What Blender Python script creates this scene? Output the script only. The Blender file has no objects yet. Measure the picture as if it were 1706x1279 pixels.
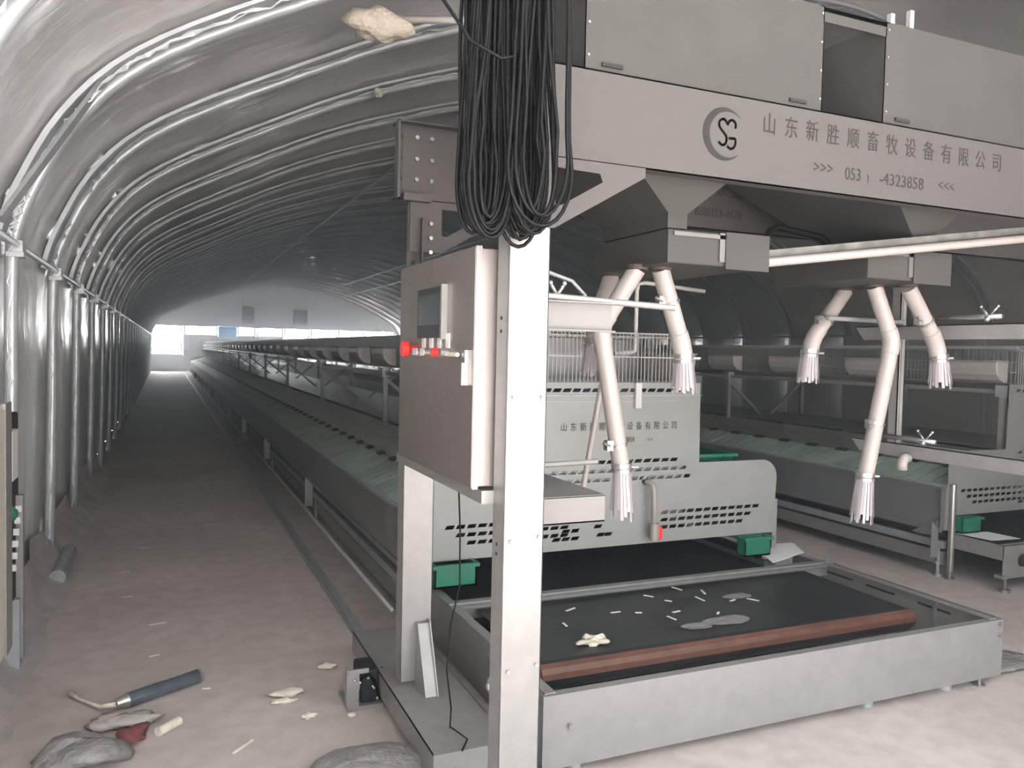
import bpy, bmesh, math, random
from mathutils import Vector, Matrix
random.seed(7)
S = bpy.context.scene
COL = S.collection
PI = math.pi

# ------------------------------------------------------------------ camera
F_PX, CX, CY, EYE = 1327.0, 853.0, 639.5, 1.6
def _cam_axes():
    vy = Vector((275 - CX, 572 - CY, F_PX)).normalized()
    vx = Vector((3900 - CX, 652 - CY, F_PX)); vx = (vx - vy * vx.dot(vy)).normalized()
    vd = vy.cross(vx)
    if vd.y < 0: vd = -vd
    return vx, vy, -vd
AX, AY, AZ = _cam_axes()
def c2w(v): return Vector((AX.dot(v), AY.dot(v), AZ.dot(v)))
cam = bpy.data.cameras.new('camera'); camo = bpy.data.objects.new('camera', cam); COL.objects.link(camo)
cr, cu, cb = c2w(Vector((1, 0, 0))), c2w(Vector((0, -1, 0))), c2w(Vector((0, 0, -1)))
m = Matrix.Identity(4)
for i in range(3):
    m[i][0], m[i][1], m[i][2] = cr[i], cu[i], cb[i]
m[0][3], m[1][3], m[2][3] = 0, 0, EYE
camo.matrix_world = m
cam.sensor_width = 36; cam.lens = F_PX / 1706 * 36; cam.clip_start = 0.05; cam.clip_end = 300
S.camera = camo

# ------------------------------------------------------------------ light and exposure
S.view_settings.view_transform = 'Standard'; S.view_settings.look = 'None'
S.view_settings.gamma = 1; S.view_settings.exposure = 0.6; S.view_settings.use_curve_mapping = False
W = bpy.data.worlds.new('overcast_sky'); S.world = W; W.use_nodes = True
wn = W.node_tree.nodes; wl = W.node_tree.links
bg = wn['Background']; bg.inputs[0].default_value = (0.965, 0.985, 1.0, 1)
# even overcast, with a glow added beyond the far end to light haze and film
tcw = wn.new('ShaderNodeTexCoord'); dt = wn.new('ShaderNodeVectorMath'); dt.operation = 'DOT_PRODUCT'; dt.inputs[1].default_value = (-0.1, 0.97, 0.2)
wl.new(tcw.outputs['Generated'], dt.inputs[0])
mr = wn.new('ShaderNodeMapRange'); mr.interpolation_type = 'SMOOTHSTEP'
mr.inputs['From Min'].default_value = 0.2; mr.inputs['From Max'].default_value = 1.0; mr.inputs['To Min'].default_value = 3.2; mr.inputs['To Max'].default_value = 55.0
wl.new(dt.outputs['Value'], mr.inputs['Value']); wl.new(mr.outputs['Result'], bg.inputs[1])
sun = bpy.data.lights.new('sun', 'SUN'); sun.energy = 45; sun.angle = 0.02; sun.color = (1, .96, .92)
suno = bpy.data.objects.new('sun', sun); COL.objects.link(suno)
suno.rotation_euler = Vector((0.55, -0.30, -0.9)).to_track_quat('-Z', 'Y').to_euler()
def portal(name, loc, rot, sx, sy):
    l = bpy.data.lights.new(name, 'AREA'); l.shape = 'RECTANGLE'; l.size = sx; l.size_y = sy
    l.cycles.is_portal = True
    o = bpy.data.objects.new(name, l); COL.objects.link(o); o.location = loc; o.rotation_euler = rot
DOOR_X0, DOOR_X1, DOOR_Z, NEAR_Y = -0.76, 4.6, 4.9, 0.2
portal('daylight_portal_near', ((DOOR_X0 + DOOR_X1) / 2, NEAR_Y - 0.02, DOOR_Z / 2), (PI / 2, 0, 0), DOOR_X1 - DOOR_X0, DOOR_Z)
portal('daylight_portal_far', (6.4, 50.4, 1.8), (-PI / 2, 0, 0), 14.0, 1.8)

# ------------------------------------------------------------------ materials
def mat(name, col, rough=0.6, metal=0.0, var=0.0, vscale=8.0, bump=0.0, bscale=40.0, trans=0.0, alpha=1.0, spec=0.5, col2=None, stretch=None, coat=0.0):
    M = bpy.data.materials.new(name); M.use_nodes = True
    nt = M.node_tree; n = nt.nodes; l = nt.links
    b = n['Principled BSDF']
    b.inputs['Base Color'].default_value = (*col, 1); b.inputs['Roughness'].default_value = rough
    b.inputs['Metallic'].default_value = metal; b.inputs['Specular IOR Level'].default_value = spec
    b.inputs['Transmission Weight'].default_value = trans; b.inputs['Alpha'].default_value = alpha
    b.inputs['Coat Weight'].default_value = coat
    if var or bump:
        tc = n.new('ShaderNodeTexCoord'); src = tc.outputs['Object']
        if stretch:
            mp = n.new('ShaderNodeMapping'); mp.inputs['Scale'].default_value = stretch
            l.new(src, mp.inputs[0]); src = mp.outputs[0]
    if var:
        nz = n.new('ShaderNodeTexNoise'); nz.inputs['Scale'].default_value = vscale; nz.inputs['Detail'].default_value = 5
        l.new(src, nz.inputs['Vector'])
        r = n.new('ShaderNodeValToRGB'); r.color_ramp.elements[0].position = 0.3; r.color_ramp.elements[1].position = 0.72
        c2 = col2 or tuple(min(1, c * (1 + var)) for c in col)
        c1 = tuple(c * (1 - var) for c in col) if col2 is None else col
        r.color_ramp.elements[0].color = (*c1, 1); r.color_ramp.elements[1].color = (*c2, 1)
        l.new(nz.outputs['Fac'], r.inputs[0]); l.new(r.outputs[0], b.inputs['Base Color'])
    if bump:
        n2 = n.new('ShaderNodeTexNoise'); n2.inputs['Scale'].default_value = bscale; n2.inputs['Detail'].default_value = 4
        l.new(src, n2.inputs['Vector'])
        bp = n.new('ShaderNodeBump'); bp.inputs['Strength'].default_value = bump; bp.inputs['Distance'].default_value = 0.02
        l.new(n2.outputs['Fac'], bp.inputs['Height']); l.new(bp.outputs[0], b.inputs['Normal'])
    return M
G = {}
G['galv'] = mat('galvanised_steel', (0.275, 0.272, 0.266), 0.42, 0.35, 0.07, 14, 0.03, 60)
G['galv_dull'] = mat('dull_galvanised_steel', (0.36, 0.38, 0.40), 0.5, 0.4, 0.12, 10, 0.05, 60)
G['beam'] = mat('brushed_beam_sheet', (0.060, 0.056, 0.054), 0.6, 0.1, 0.05, 30, spec=0.35)  # grey metal, darkened further to stand in for weaker light at beam height
G['hopper'] = mat('hopper_sheet', (0.048, 0.047, 0.044), 0.6, 0.15, 0.08, 5, spec=0.3)  # dimmer light above the beam is put into this dark grey
G['hopperlight'] = mat('scuffed_strap', (0.12, 0.118, 0.115), 0.4, 0.3)
G['stainless'] = mat('stainless_steel', (0.34, 0.31, 0.295), 0.33, 0.75, 0.05, 60, stretch=(1, 1, 0.05))
G['panel'] = mat('pale_perforated_sheet', (0.26, 0.27, 0.26), 0.5, 0.2, 0.05, 6)
G['sidepanel'] = mat('cage_side_sheet', (0.24, 0.25, 0.26), 0.35, 0.45, 0.1, 3)
G['black'] = mat('black_cable_rubber', (0.004, 0.004, 0.0045), 0.35, 0, spec=0.14)
G['belt'] = mat('black_belt', (0.018, 0.019, 0.021), 0.42, 0, 0.5, 5, 0.05, 30)
G['rust'] = mat('rusty_brown_roller', (0.12, 0.052, 0.034), 0.5, 0.1, 0.25, 12)
G['armsheet'] = mat('arm_channel_sheet', (0.17, 0.165, 0.16), 0.55, 0.1, 0.05, 8)
G['outlet'] = mat('dark_brown_outlet', (0.05, 0.03, 0.025), 0.7)
G['dirty'] = mat('dirty_channel', (0.13, 0.13, 0.12), 0.7, 0.1, 0.4, 14)
G['pvc'] = mat('white_pvc', (0.29, 0.265, 0.25), 0.4, 0, 0.04, 8)
G['pvcgrey'] = mat('grey_white_pvc', (0.52, 0.52, 0.50), 0.4, 0, 0.05, 8)
G['clear'] = mat('clear_plastic_strips', (0.45, 0.41, 0.43), 0.2, 0, trans=0.4)
G['red'] = mat('red_plastic', (0.75, 0.035, 0.03), 0.35)
G['green'] = mat('green_plastic', (0.012, 0.15, 0.09), 0.45, 0, 0.15, 6)
G['greendeck'] = mat('grey_green_plastic_slats', (0.25, 0.32, 0.28), 0.5, 0, 0.3, 3)
G['ink'] = mat('dark_cut_lettering', (0.014, 0.013, 0.013), 0.9, 0)
G['dark'] = mat('dark_gap', (0.012, 0.013, 0.014), 0.8)
G['screen'] = mat('touch_screen_glass', (0.045, 0.06, 0.065), 0.12, 0)
G['screenf'] = mat('touch_screen_frame', (0.03, 0.03, 0.032), 0.4)
G['label'] = mat('white_tag', (0.72, 0.71, 0.70), 0.5)
G['cream'] = mat('cream_sheet', (0.62, 0.57, 0.49), 0.4, 0.0, 0.04, 6)
G['foam'] = mat('dried_foam', (0.66, 0.60, 0.50), 0.8, 0, 0.1, 18, 0.6, 40)
G['zinc'] = mat('shiny_zinc_bolt', (0.40, 0.39, 0.38), 0.3, 0.8)
G['paper'] = mat('white_paper_sheet', (0.75, 0.76, 0.76), 0.6)
G['bluepane'] = mat('blue_plastic_board', (0.08, 0.45, 0.95), 0.5, trans=0.0)
G['bowl'] = mat('grey_white_plastic_bowl', (0.36, 0.35, 0.34), 0.4)
G['wire'] = mat('zinc_cage_wire', (0.36, 0.37, 0.36), 0.4, 0.5)
G['tube'] = mat('blue_grey_cartridge', (0.13, 0.15, 0.18), 0.25, 0.5, 0.3, 9)
G['plasticfilm'] = mat('crumpled_clear_plastic', (0.34, 0.33, 0.325), 0.3, 0, 0.2, 20, 0.9, 25, trans=0.35)
G['redcloth'] = mat('red_cloth', (0.20, 0.06, 0.06), 0.9, 0, 0.2, 20)
G['frame_white'] = mat('white_window_frame', (0.25, 0.26, 0.28), 0.5)
G['conc'] = mat('grey_concrete', (0.30, 0.29, 0.28), 0.9, 0, 0.2, 5, 0.3, 20)

def film_material():
    M = bpy.data.materials.new('silver_insulation_film'); M.use_nodes = True
    nt = M.node_tree; n = nt.nodes; l = nt.links; b = n['Principled BSDF']
    tc = n.new('ShaderNodeTexCoord')
    mp = n.new('ShaderNodeMapping'); mp.inputs['Scale'].default_value = (1, 1.6, 1); l.new(tc.outputs['Object'], mp.inputs[0])
    nz = n.new('ShaderNodeTexNoise'); nz.inputs['Scale'].default_value = 1.6; nz.inputs['Detail'].default_value = 6; l.new(mp.outputs[0], nz.inputs['Vector'])
    r = n.new('ShaderNodeValToRGB'); r.color_ramp.elements[0].color = (0.70, 0.71, 0.715, 1); r.color_ramp.elements[1].color = (0.82, 0.82, 0.815, 1)
    l.new(nz.outputs['Fac'], r.inputs[0]); l.new(r.outputs[0], b.inputs['Base Color'])
    b.inputs['Metallic'].default_value = 0.32; b.inputs['Roughness'].default_value = 0.26
    n2 = n.new('ShaderNodeTexNoise'); n2.inputs['Scale'].default_value = 1.6; n2.inputs['Detail'].default_value = 3; n2.inputs['Distortion'].default_value = 0.8
    mp2 = n.new('ShaderNodeMapping'); mp2.inputs['Scale'].default_value = (.45, 3.6, .45); l.new(tc.outputs['Object'], mp2.inputs[0])
    l.new(mp2.outputs[0], n2.inputs['Vector'])
    bp = n.new('ShaderNodeBump'); bp.inputs['Strength'].default_value = 0.42; bp.inputs['Distance'].default_value = 0.03
    l.new(n2.outputs['Fac'], bp.inputs['Height']); l.new(bp.outputs[0], b.inputs['Normal'])
    return M
G['film'] = film_material()
G['dust_sheet'] = mat('grey_end_sheet', (0.35, 0.35, 0.35), 0.6, 0, 0.1, 2)
G['fold'] = mat('glossy_white_film_edge', (0.70, 0.71, 0.72), 0.2, 0.2)
G['rib'] = mat('galvanised_arch_pipe', (0.50, 0.53, 0.55), 0.33, 0.35, 0.1, 6)

def floor_material():
    M = bpy.data.materials.new('dusty_concrete_floor'); M.use_nodes = True
    nt = M.node_tree; n = nt.nodes; l = nt.links; b = n['Principled BSDF']
    tc = n.new('ShaderNodeTexCoord')
    nz = n.new('ShaderNodeTexNoise'); nz.inputs['Scale'].default_value = 0.8; nz.inputs['Detail'].default_value = 8; l.new(tc.outputs['Object'], nz.inputs['Vector'])
    r = n.new('ShaderNodeValToRGB'); e = r.color_ramp.elements
    e[0].position = 0.3; e[0].color = (0.42, 0.375, 0.355, 1); e[1].position = 0.7; e[1].color = (0.56, 0.51, 0.49, 1)
    l.new(nz.outputs['Fac'], r.inputs[0])
    n3 = n.new('ShaderNodeTexNoise'); n3.inputs['Scale'].default_value = 9; n3.inputs['Detail'].default_value = 8; l.new(tc.outputs['Object'], n3.inputs['Vector'])
    mx = n.new('ShaderNodeMix'); mx.data_type = 'RGBA'; mx.blend_type = 'MULTIPLY'; mx.inputs['Factor'].default_value = 0.5
    r3 = n.new('ShaderNodeValToRGB'); r3.color_ramp.elements[0].position = 0.35; r3.color_ramp.elements[0].color = (0.7, 0.68, 0.66, 1); r3.color_ramp.elements[1].position = 0.6; r3.color_ramp.elements[1].color = (1, 1, 1, 1)
    l.new(n3.outputs['Fac'], r3.inputs[0]); l.new(r.outputs[0], mx.inputs['A']); l.new(r3.outputs[0], mx.inputs['B'])
    l.new(mx.outputs['Result'], b.inputs['Base Color']); b.inputs['Roughness'].default_value = 0.75
    bp = n.new('ShaderNodeBump'); bp.inputs['Strength'].default_value = 0.15; bp.inputs['Distance'].default_value = 0.01
    l.new(n3.outputs['Fac'], bp.inputs['Height']); l.new(bp.outputs[0], b.inputs['Normal'])
    return M
G['floor'] = floor_material()

# ------------------------------------------------------------------ mesh helpers
class MB:
    def __init__(s): s.v = []; s.f = []; s.mi = []
    def add(s, v, f, mi=0):
        o = len(s.v); s.v += [tuple(p) for p in v]; s.f += [tuple(i + o for i in q) for q in f]; s.mi += [mi] * len(f); return s
    def box(s, x0, x1, y0, y1, z0, z1, mi=0):
        v = [(x, y, z) for z in (z0, z1) for y in (y0, y1) for x in (x0, x1)]
        return s.add(v, [(0, 2, 3, 1), (4, 5, 7, 6), (0, 1, 5, 4), (2, 6, 7, 3), (0, 4, 6, 2), (1, 3, 7, 5)], mi)
    def hexa(s, b, t, mi=0):
        return s.add(list(b) + list(t), [(3, 2, 1, 0), (4, 5, 6, 7), (0, 1, 5, 4), (1, 2, 6, 5), (2, 3, 7, 6), (3, 0, 4, 7)], mi)
    def prism(s, pts, axis, a, b, mi=0):
        n = len(pts)
        def mk(p, w): return (w, p[0], p[1]) if axis == 'x' else ((p[0], w, p[1]) if axis == 'y' else (p[0], p[1], w))
        v = [mk(p, a) for p in pts] + [mk(p, b) for p in pts]
        f = [tuple(range(n)), tuple(range(2 * n - 1, n - 1, -1))] + [(i, i + n, (i + 1) % n + n, (i + 1) % n) for i in range(n)]
        return s.add(v, f, mi)
    def tube(s, pts, r, seg=10, closed=False, mi=0, radii=None, flat=1.0):
        pts = [Vector(p) for p in pts]; n = len(pts); rings = []
        up = None
        for i, p in enumerate(pts):
            if closed: d = pts[(i + 1) % n] - pts[i - 1]
            else: d = pts[min(i + 1, n - 1)] - pts[max(i - 1, 0)]
            d.normalize()
            if up is None: up = Vector((0, 0, 1)) if abs(d.z) < 0.9 else Vector((0, 1, 0))
            a = d.cross(up)
            if a.length < 1e-4: a = d.cross(Vector((1, 0.2, 0)))
            a.normalize(); b = a.cross(d).normalized(); up = b
            rr = radii[i] if radii else r
            k = 1.0
            if not closed and 0 < i < n - 1:
                d1 = (pts[i] - pts[i - 1]).normalized(); d2 = (pts[i + 1] - pts[i]).normalized()
                k = 1.0
            rings.append([p + (a * math.cos(t) + b * math.sin(t) * flat) * rr * k for t in [2 * PI * j / seg for j in range(seg)]])
        v = [q for rg in rings for q in rg]; f = []
        m = n if closed else n - 1
        for i in range(m):
            for j in range(seg):
                a0 = i * seg + j; a1 = i * seg + (j + 1) % seg; b0 = ((i + 1) % n) * seg + j; b1 = ((i + 1) % n) * seg + (j + 1) % seg
                f.append((a0, b0, b1, a1))
        if not closed:
            f.append(tuple(range(seg))); f.append(tuple(range(n * seg - 1, (n - 1) * seg - 1, -1)))
        return s.add(v, f, mi)
    def bar(s, p, q, w, h, up=(0, 0, 1), mi=0):
        p, q = Vector(p), Vector(q); d = (q - p).normalized(); u = Vector(up)
        if abs(d.dot(u)) > 0.95: u = Vector((0, 1, 0))
        a = d.cross(u).normalized() * w / 2; b = a.cross(d).normalized() * h / 2
        return s.hexa([p - a - b, p + a - b, p + a + b, p - a + b], [q - a - b, q + a - b, q + a + b, q - a + b], mi)
    def cyl(s, p, q, r, seg=16, mi=0): return s.tube([p, q], r, seg, mi=mi)
    def lump(s, c, r, amp=0.25, seg=12, rings=8, scale=(1, 1, 1), seed=0, mi=0):
        rnd = random.Random(seed); v = []; f = []
        ph = [(rnd.uniform(0, 6.3), rnd.uniform(0, 6.3), rnd.choice([2, 3, 4, 5])) for _ in range(5)]
        for i in range(rings + 1):
            t = PI * i / rings
            for j in range(seg):
                u = 2 * PI * j / seg
                k = 1 + amp * sum(math.sin(a + n_ * u) * math.sin(b + n_ * t) for a, b, n_ in ph) / 2.2
                v.append((c[0] + r * scale[0] * k * math.sin(t) * math.cos(u), c[1] + r * scale[1] * k * math.sin(t) * math.sin(u), c[2] + r * scale[2] * k * math.cos(t)))
        for i in range(rings):
            for j in range(seg):
                f.append((i * seg + j, (i + 1) * seg + j, (i + 1) * seg + (j + 1) % seg, i * seg + (j + 1) % seg))
        return s.add(v, f, mi)
    def build(s, name, mt, parent=None, smooth=False, bevel=0.0, **tags):
        me = bpy.data.meshes.new(name); me.from_pydata(s.v, [], s.f); me.update()
        bm = bmesh.new(); bm.from_mesh(me)
        bmesh.ops.recalc_face_normals(bm, faces=bm.faces) if len(s.f) < 60000 else None
        bm.to_mesh(me); bm.free()
        for mm in (mt if isinstance(mt, (list, tuple)) else [mt]): me.materials.append(G[mm])
        for p, i in zip(me.polygons, s.mi): p.material_index = i
        if smooth:
            for p in me.polygons: p.use_smooth = True
        o = bpy.data.objects.new(name, me); COL.objects.link(o)
        if smooth == 'auto':
            bv = o.modifiers.new('edge', 'EDGE_SPLIT'); bv.split_angle = 0.7
        if bevel:
            b = o.modifiers.new('bevel', 'BEVEL'); b.width = bevel; b.segments = 2; b.limit_method = 'ANGLE'
        if parent: 
            o.parent = parent; o.matrix_parent_inverse = parent.matrix_basis.inverted()
        for k, v in tags.items(): o[k] = v
        return o

def thing(name, label, cat, loc=(0, 0, 0), group=None):
    o = bpy.data.objects.new(name, None); COL.objects.link(o); o.location = loc
    o.empty_display_size = 0.1
    o['label'] = label; o['category'] = cat
    if group: o['group'] = group
    return o
def tagd(o, label, cat, group=None):
    o['label'] = label; o['category'] = cat
    if group: o['group'] = group
    return o
def copy_tree(o, parent=None):
    c = o.copy(); COL.objects.link(c)
    c.parent = parent
    if parent: c.matrix_parent_inverse = o.matrix_parent_inverse.copy()
    for ch in list(o.children): copy_tree(ch, c)
    return c
ORD = 'zeroth first second third fourth fifth sixth seventh eighth ninth tenth eleventh twelfth thirteenth fourteenth fifteenth sixteenth seventeenth eighteenth nineteenth twentieth'.split()
TENS = {2: 'twenty', 3: 'thirty', 4: 'forty'}
def ordinal(n):
    if n <= 20: return ORD[n]
    t, u = divmod(n, 10)
    return (TENS[t][:-1] + 'ieth') if u == 0 else TENS[t] + '-' + ORD[u]
def text_mesh(name, items, mt, parent, place, label=None):
    """items: (string, x, z, size); laid out in a local x-z plane, thin raised letters, one mesh"""
    vs = MB()
    for (st, x, z, sz, sx) in items:
        cu = bpy.data.curves.new('t', 'FONT'); cu.body = st; cu.size = sz; cu.extrude = 0.0006
        cu.align_x = 'CENTER'; cu.resolution_u = 3
        ob = bpy.data.objects.new('t', cu); COL.objects.link(ob)
        dg = bpy.context.evaluated_depsgraph_get(); me = bpy.data.meshes.new_from_object(ob.evaluated_get(dg))
        vv = [(x + p.co.x * sx, p.co.z, z + p.co.y) for p in me.vertices]
        vs.add(vv, [tuple(p.vertices) for p in me.polygons])
        bpy.data.objects.remove(ob); bpy.data.meshes.remove(me)
    vs.v = [tuple(place(Vector(p))) for p in vs.v]
    o = vs.build(name, mt, parent)
    if label: o['label'] = label
    return o

# ------------------------------------------------------------------ the tunnel shell
XC = 6.44
HALF = [(-0.78, 0.0), (-0.765, 0.7), (-0.755, 1.4), (-0.75, 2.0), (-0.72, 2.22), (-0.62, 2.475), (-0.47, 2.755), (-0.23, 3.036), (0.15, 3.306), (0.82, 3.668), (1.73, 4.12), (2.6, 4.45), (3.56, 4.75), (4.8, 5.03), (5.9, 5.19), (XC, 5.23)]
def profile(off=0.0, sub=4):
    P = [Vector((x, z)) for x, z in HALF]
    P = P + [Vector((2 * XC - p.x, p.y)) for p in reversed(P[:-1])]
    out = []
    n = len(P)
    for i in range(n - 1):
        p0, p1, p2, p3 = P[max(i - 1, 0)], P[i], P[i + 1], P[min(i + 2, n - 1)]
        for k in range(sub):
            t = k / sub
            out.append(0.5 * ((2 * p1) + (p2 - p0) * t + (2 * p0 - 5 * p1 + 4 * p2 - p3) * t * t + (3 * p1 - p0 - 3 * p2 + p3) * t ** 3))
    out.append(P[-1])
    res = []
    for i, p in enumerate(out):
        d = (out[min(i + 1, len(out) - 1)] - out[max(i - 1, 0)]).normalized()
        nrm = Vector((d.y, -d.x))      # inward
        res.append(p + nrm * off)
    return res
RIB_Y = [6.5 + 1.65 * k for k in range(-4, 27)]
FAR_Y = 50.3
def build_film():
    prof = profile(0, 4); n = len(prof)
    ys = []; sp = 1.65
    y = RIB_Y[0] - sp
    while y < FAR_Y:
        for k in range(10): ys.append((y + sp * k / 10, k / 10))
        y += sp
    ys = [q for q in ys if NEAR_Y - 0.05 <= q[0] <= FAR_Y + 0.1]
    rnd = random.Random(3)
    idx_wall = [i for i, p in enumerate(prof) if p.y <= 2.12 and p.x < 2]
    def seg(lo, hi, name, split_mat='film'):
        mb = MB(); v = []; f = []
        rows = list(range(lo, hi + 1))
        for (yy, t) in ys:
            bulge = math.sin(PI * t) ** 0.8 * 0.10
            for i in rows:
                p = prof[i]; d = (prof[min(i + 1, n - 1)] - prof[max(i - 1, 0)]).normalized(); nr = Vector((d.y, -d.x))
                w = -bulge - 0.035 + 0.012 * math.sin(yy * 9 + i * 1.7) * math.sin(i * 0.9 + yy * 2)
                q = p + nr * w
                v.append((q.x, yy, q.y))
        m_ = len(rows)
        for a in range(len(ys) - 1):
            for b in range(m_ - 1):
                f.append((a * m_ + b, a * m_ + b + 1, (a + 1) * m_ + b + 1, (a + 1) * m_ + b))
        mb.add(v, f); o = mb.build(name, split_mat, smooth=True); o['kind'] = 'structure'; return o
    k = len(idx_wall)
    seg(0, k, 'wall_left'); seg(k, n - 1 - k, 'ceiling'); seg(n - 1 - k, n - 1, 'wall_right')
build_film()
fl = MB().add([(-16, -40, 0), (29, -40, 0), (29, 90, 0), (-16, 90, 0)], [(0, 1, 2, 3)]).build('floor', 'floor'); fl['kind'] = 'structure'

# the tunnel is open at the camera end, on the left
def struct(o): o['kind'] = 'structure'; return o
pr = profile(-0.1, 2)
pts = [(p.x, p.y) for p in pr]
def zprof(x):
    for a, b in zip(pts, pts[1:]):
        if a[0] <= x <= b[0] and b[0] > a[0]: return a[1] + (b[1] - a[1]) * (x - a[0]) / (b[0] - a[0])
    return 0
wpts = [(DOOR_X1, 0), (pts[-1][0], 0)] + [p for p in reversed(pts) if p[0] > DOOR_X1 and p[1] > .01] + [(DOOR_X1, zprof(DOOR_X1))]
struct(MB().prism(wpts, 'y', NEAR_Y - 0.12, NEAR_Y - 0.04).build('wall_near_blocker', 'dust_sheet'))  # added out of view to keep daylight off the right side
# far gable: grey sheet above a band of bright panes, low wall below
G['gable'] = mat('grey_gable_sheet', (0.42, 0.44, 0.46), 0.5, 0.0, 0.06, 2)
_n = G['gable'].node_tree; _tr = _n.nodes.new('ShaderNodeBsdfTranslucent'); _tr.inputs[0].default_value = (0.003, 0.0034, 0.004, 1)
_ad = _n.nodes.new('ShaderNodeAddShader'); _n.links.new(_n.nodes['Principled BSDF'].outputs[0], _ad.inputs[0]); _n.links.new(_tr.outputs[0], _ad.inputs[1]); _n.links.new(_ad.outputs[0], _n.nodes['Material Output'].inputs['Surface'])
PZ0, PZ1 = 0.95, 2.68
mbf = MB()
N = 40; xs = [-0.8 + (2 * XC + 1.6) * i / N for i in range(N + 1)]
v = []
for x in xs:
    zt = max(zprof(min(max(x, pts[0][0] + .001), pts[-1][0] - .001)), PZ1)
    v += [(x, FAR_Y, PZ1 - 0.05 * abs(math.sin(x * 2.2))), (x, FAR_Y, zt + 0.05)]
mbf.add(v, [(2 * i, 2 * i + 2, 2 * i + 3, 2 * i + 1) for i in range(N)])
gab = mbf.build('wall_far', 'gable'); struct(gab)
struct(MB().box(-0.8, 0.97, FAR_Y, FAR_Y + 0.12, 0.0, PZ0).box(0.97, 6.63, FAR_Y, FAR_Y + 0.12, 0.0, 2.12).box(6.63, 13.7, FAR_Y, FAR_Y + 0.12, 0.0, 1.5).build('baseboard_far', 'conc'))
G['pane'] = mat('clear_window_pane', (0.9, 0.92, 0.95), 0.1, 0, spec=0.5)
_n = G['pane'].node_tree; _tp = _n.nodes.new('ShaderNodeBsdfTransparent'); _tp.inputs[0].default_value = (0.93, 0.95, 0.97, 1)
_mx = _n.nodes.new('ShaderNodeMixShader'); _mx.inputs[0].default_value = 0.9
_n.links.new(_n.nodes['Principled BSDF'].outputs[0], _mx.inputs[1]); _n.links.new(_tp.outputs[0], _mx.inputs[2]); _n.links.new(_mx.outputs[0], _n.nodes['Material Output'].inputs['Surface'])
panes = [(-0.78, 0.93), (1.0, 2.85), (3.95, 5.0), (5.06, 6.6), (6.66, 8.2), (8.26, 9.9), (9.96, 11.6), (11.66, 13.6)]
for i, (a, b) in enumerate(panes):
    fr = MB(); t = 0.08; pz0 = 2.12 if i in (1, 2, 3) else (PZ0 if i == 0 else 1.5)
    fr.box(a, b, FAR_Y - 0.03, FAR_Y + 0.02, PZ1 - 0.02, PZ1 + 0.03).box(a, b, FAR_Y - 0.03, FAR_Y + 0.02, pz0, pz0 + 0.05)
    fr.box(a, a + t, FAR_Y - 0.03, FAR_Y + 0.02, pz0, PZ1).box(b - t, b, FAR_Y - 0.03, FAR_Y + 0.02, pz0, PZ1)
    mid = (a + b) / 2; fr.box(mid - .025, mid + .025, FAR_Y - 0.02, FAR_Y + 0.01, pz0, PZ1)
    if i == 0: fr.box(a, b, FAR_Y - .02, FAR_Y + .01, 2.02, 2.07).box(a, b, FAR_Y - .02, FAR_Y + .01, 1.3, 1.34)
    fo = struct(fr.build('window_%d' % (i + 1), 'frame_white'))
    MB().box(a + t, b - t, FAR_Y - 0.004, FAR_Y, pz0 + .05, PZ1 - .02).build('pane', 'pane', fo)
tagd(MB().box(2.88, 3.93, FAR_Y - .08, FAR_Y - .03, 2.03, 2.66).build('board', 'bluepane'), 'bright blue board set among the white panes of the far gable', 'board')
for (x0, x1, z0, z1, lab) in [(4.2, 4.95, 2.87, 3.95, 'left square ventilation box high on the far gable'), (7.2, 8.05, 2.95, 3.86, 'right square ventilation box high on the far gable')]:
    t = thing('ventilation_box', lab, 'ventilator', (x0, FAR_Y - .3, z0))
    b = MB(); b.box(x0, x1, FAR_Y - .3, FAR_Y, z0, z0 + .06).box(x0, x1, FAR_Y - .3, FAR_Y, z1 - .06, z1).box(x0, x0 + .06, FAR_Y - .3, FAR_Y, z0, z1).box(x1 - .06, x1, FAR_Y - .3, FAR_Y, z0, z1)
    b.build('housing', 'galv_dull', t)
    s_ = MB()
    for k in range(6):
        zz = z0 + .1 + k * (z1 - z0 - .2) / 5.5
        s_.hexa([(x0 + .06, FAR_Y - .22, zz), (x1 - .06, FAR_Y - .22, zz), (x1 - .06, FAR_Y - .1, zz + .1), (x0 + .06, FAR_Y - .1, zz + .1)],
                [(x0 + .06, FAR_Y - .22, zz + .01), (x1 - .06, FAR_Y - .22, zz + .01), (x1 - .06, FAR_Y - .1, zz + .11), (x0 + .06, FAR_Y - .1, zz + .11)])
    s_.build('louvre', 'galv_dull', t)
for x, lab in [(3.6, 'thin pale cord hanging before the far gable left of the left ventilator'), (8.45, 'thin pale cord hanging before the far gable right of the right ventilator')]:
    tagd(MB().tube([(x + .1, FAR_Y - .5, zprof(x) - .05), (x, FAR_Y - .5, 4.0), (x - .1, FAR_Y - .5, 3.4), (x + .05, FAR_Y - .5, 2.9)], .025, 6).build('cord', 'fold'), lab, 'cord')

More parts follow.
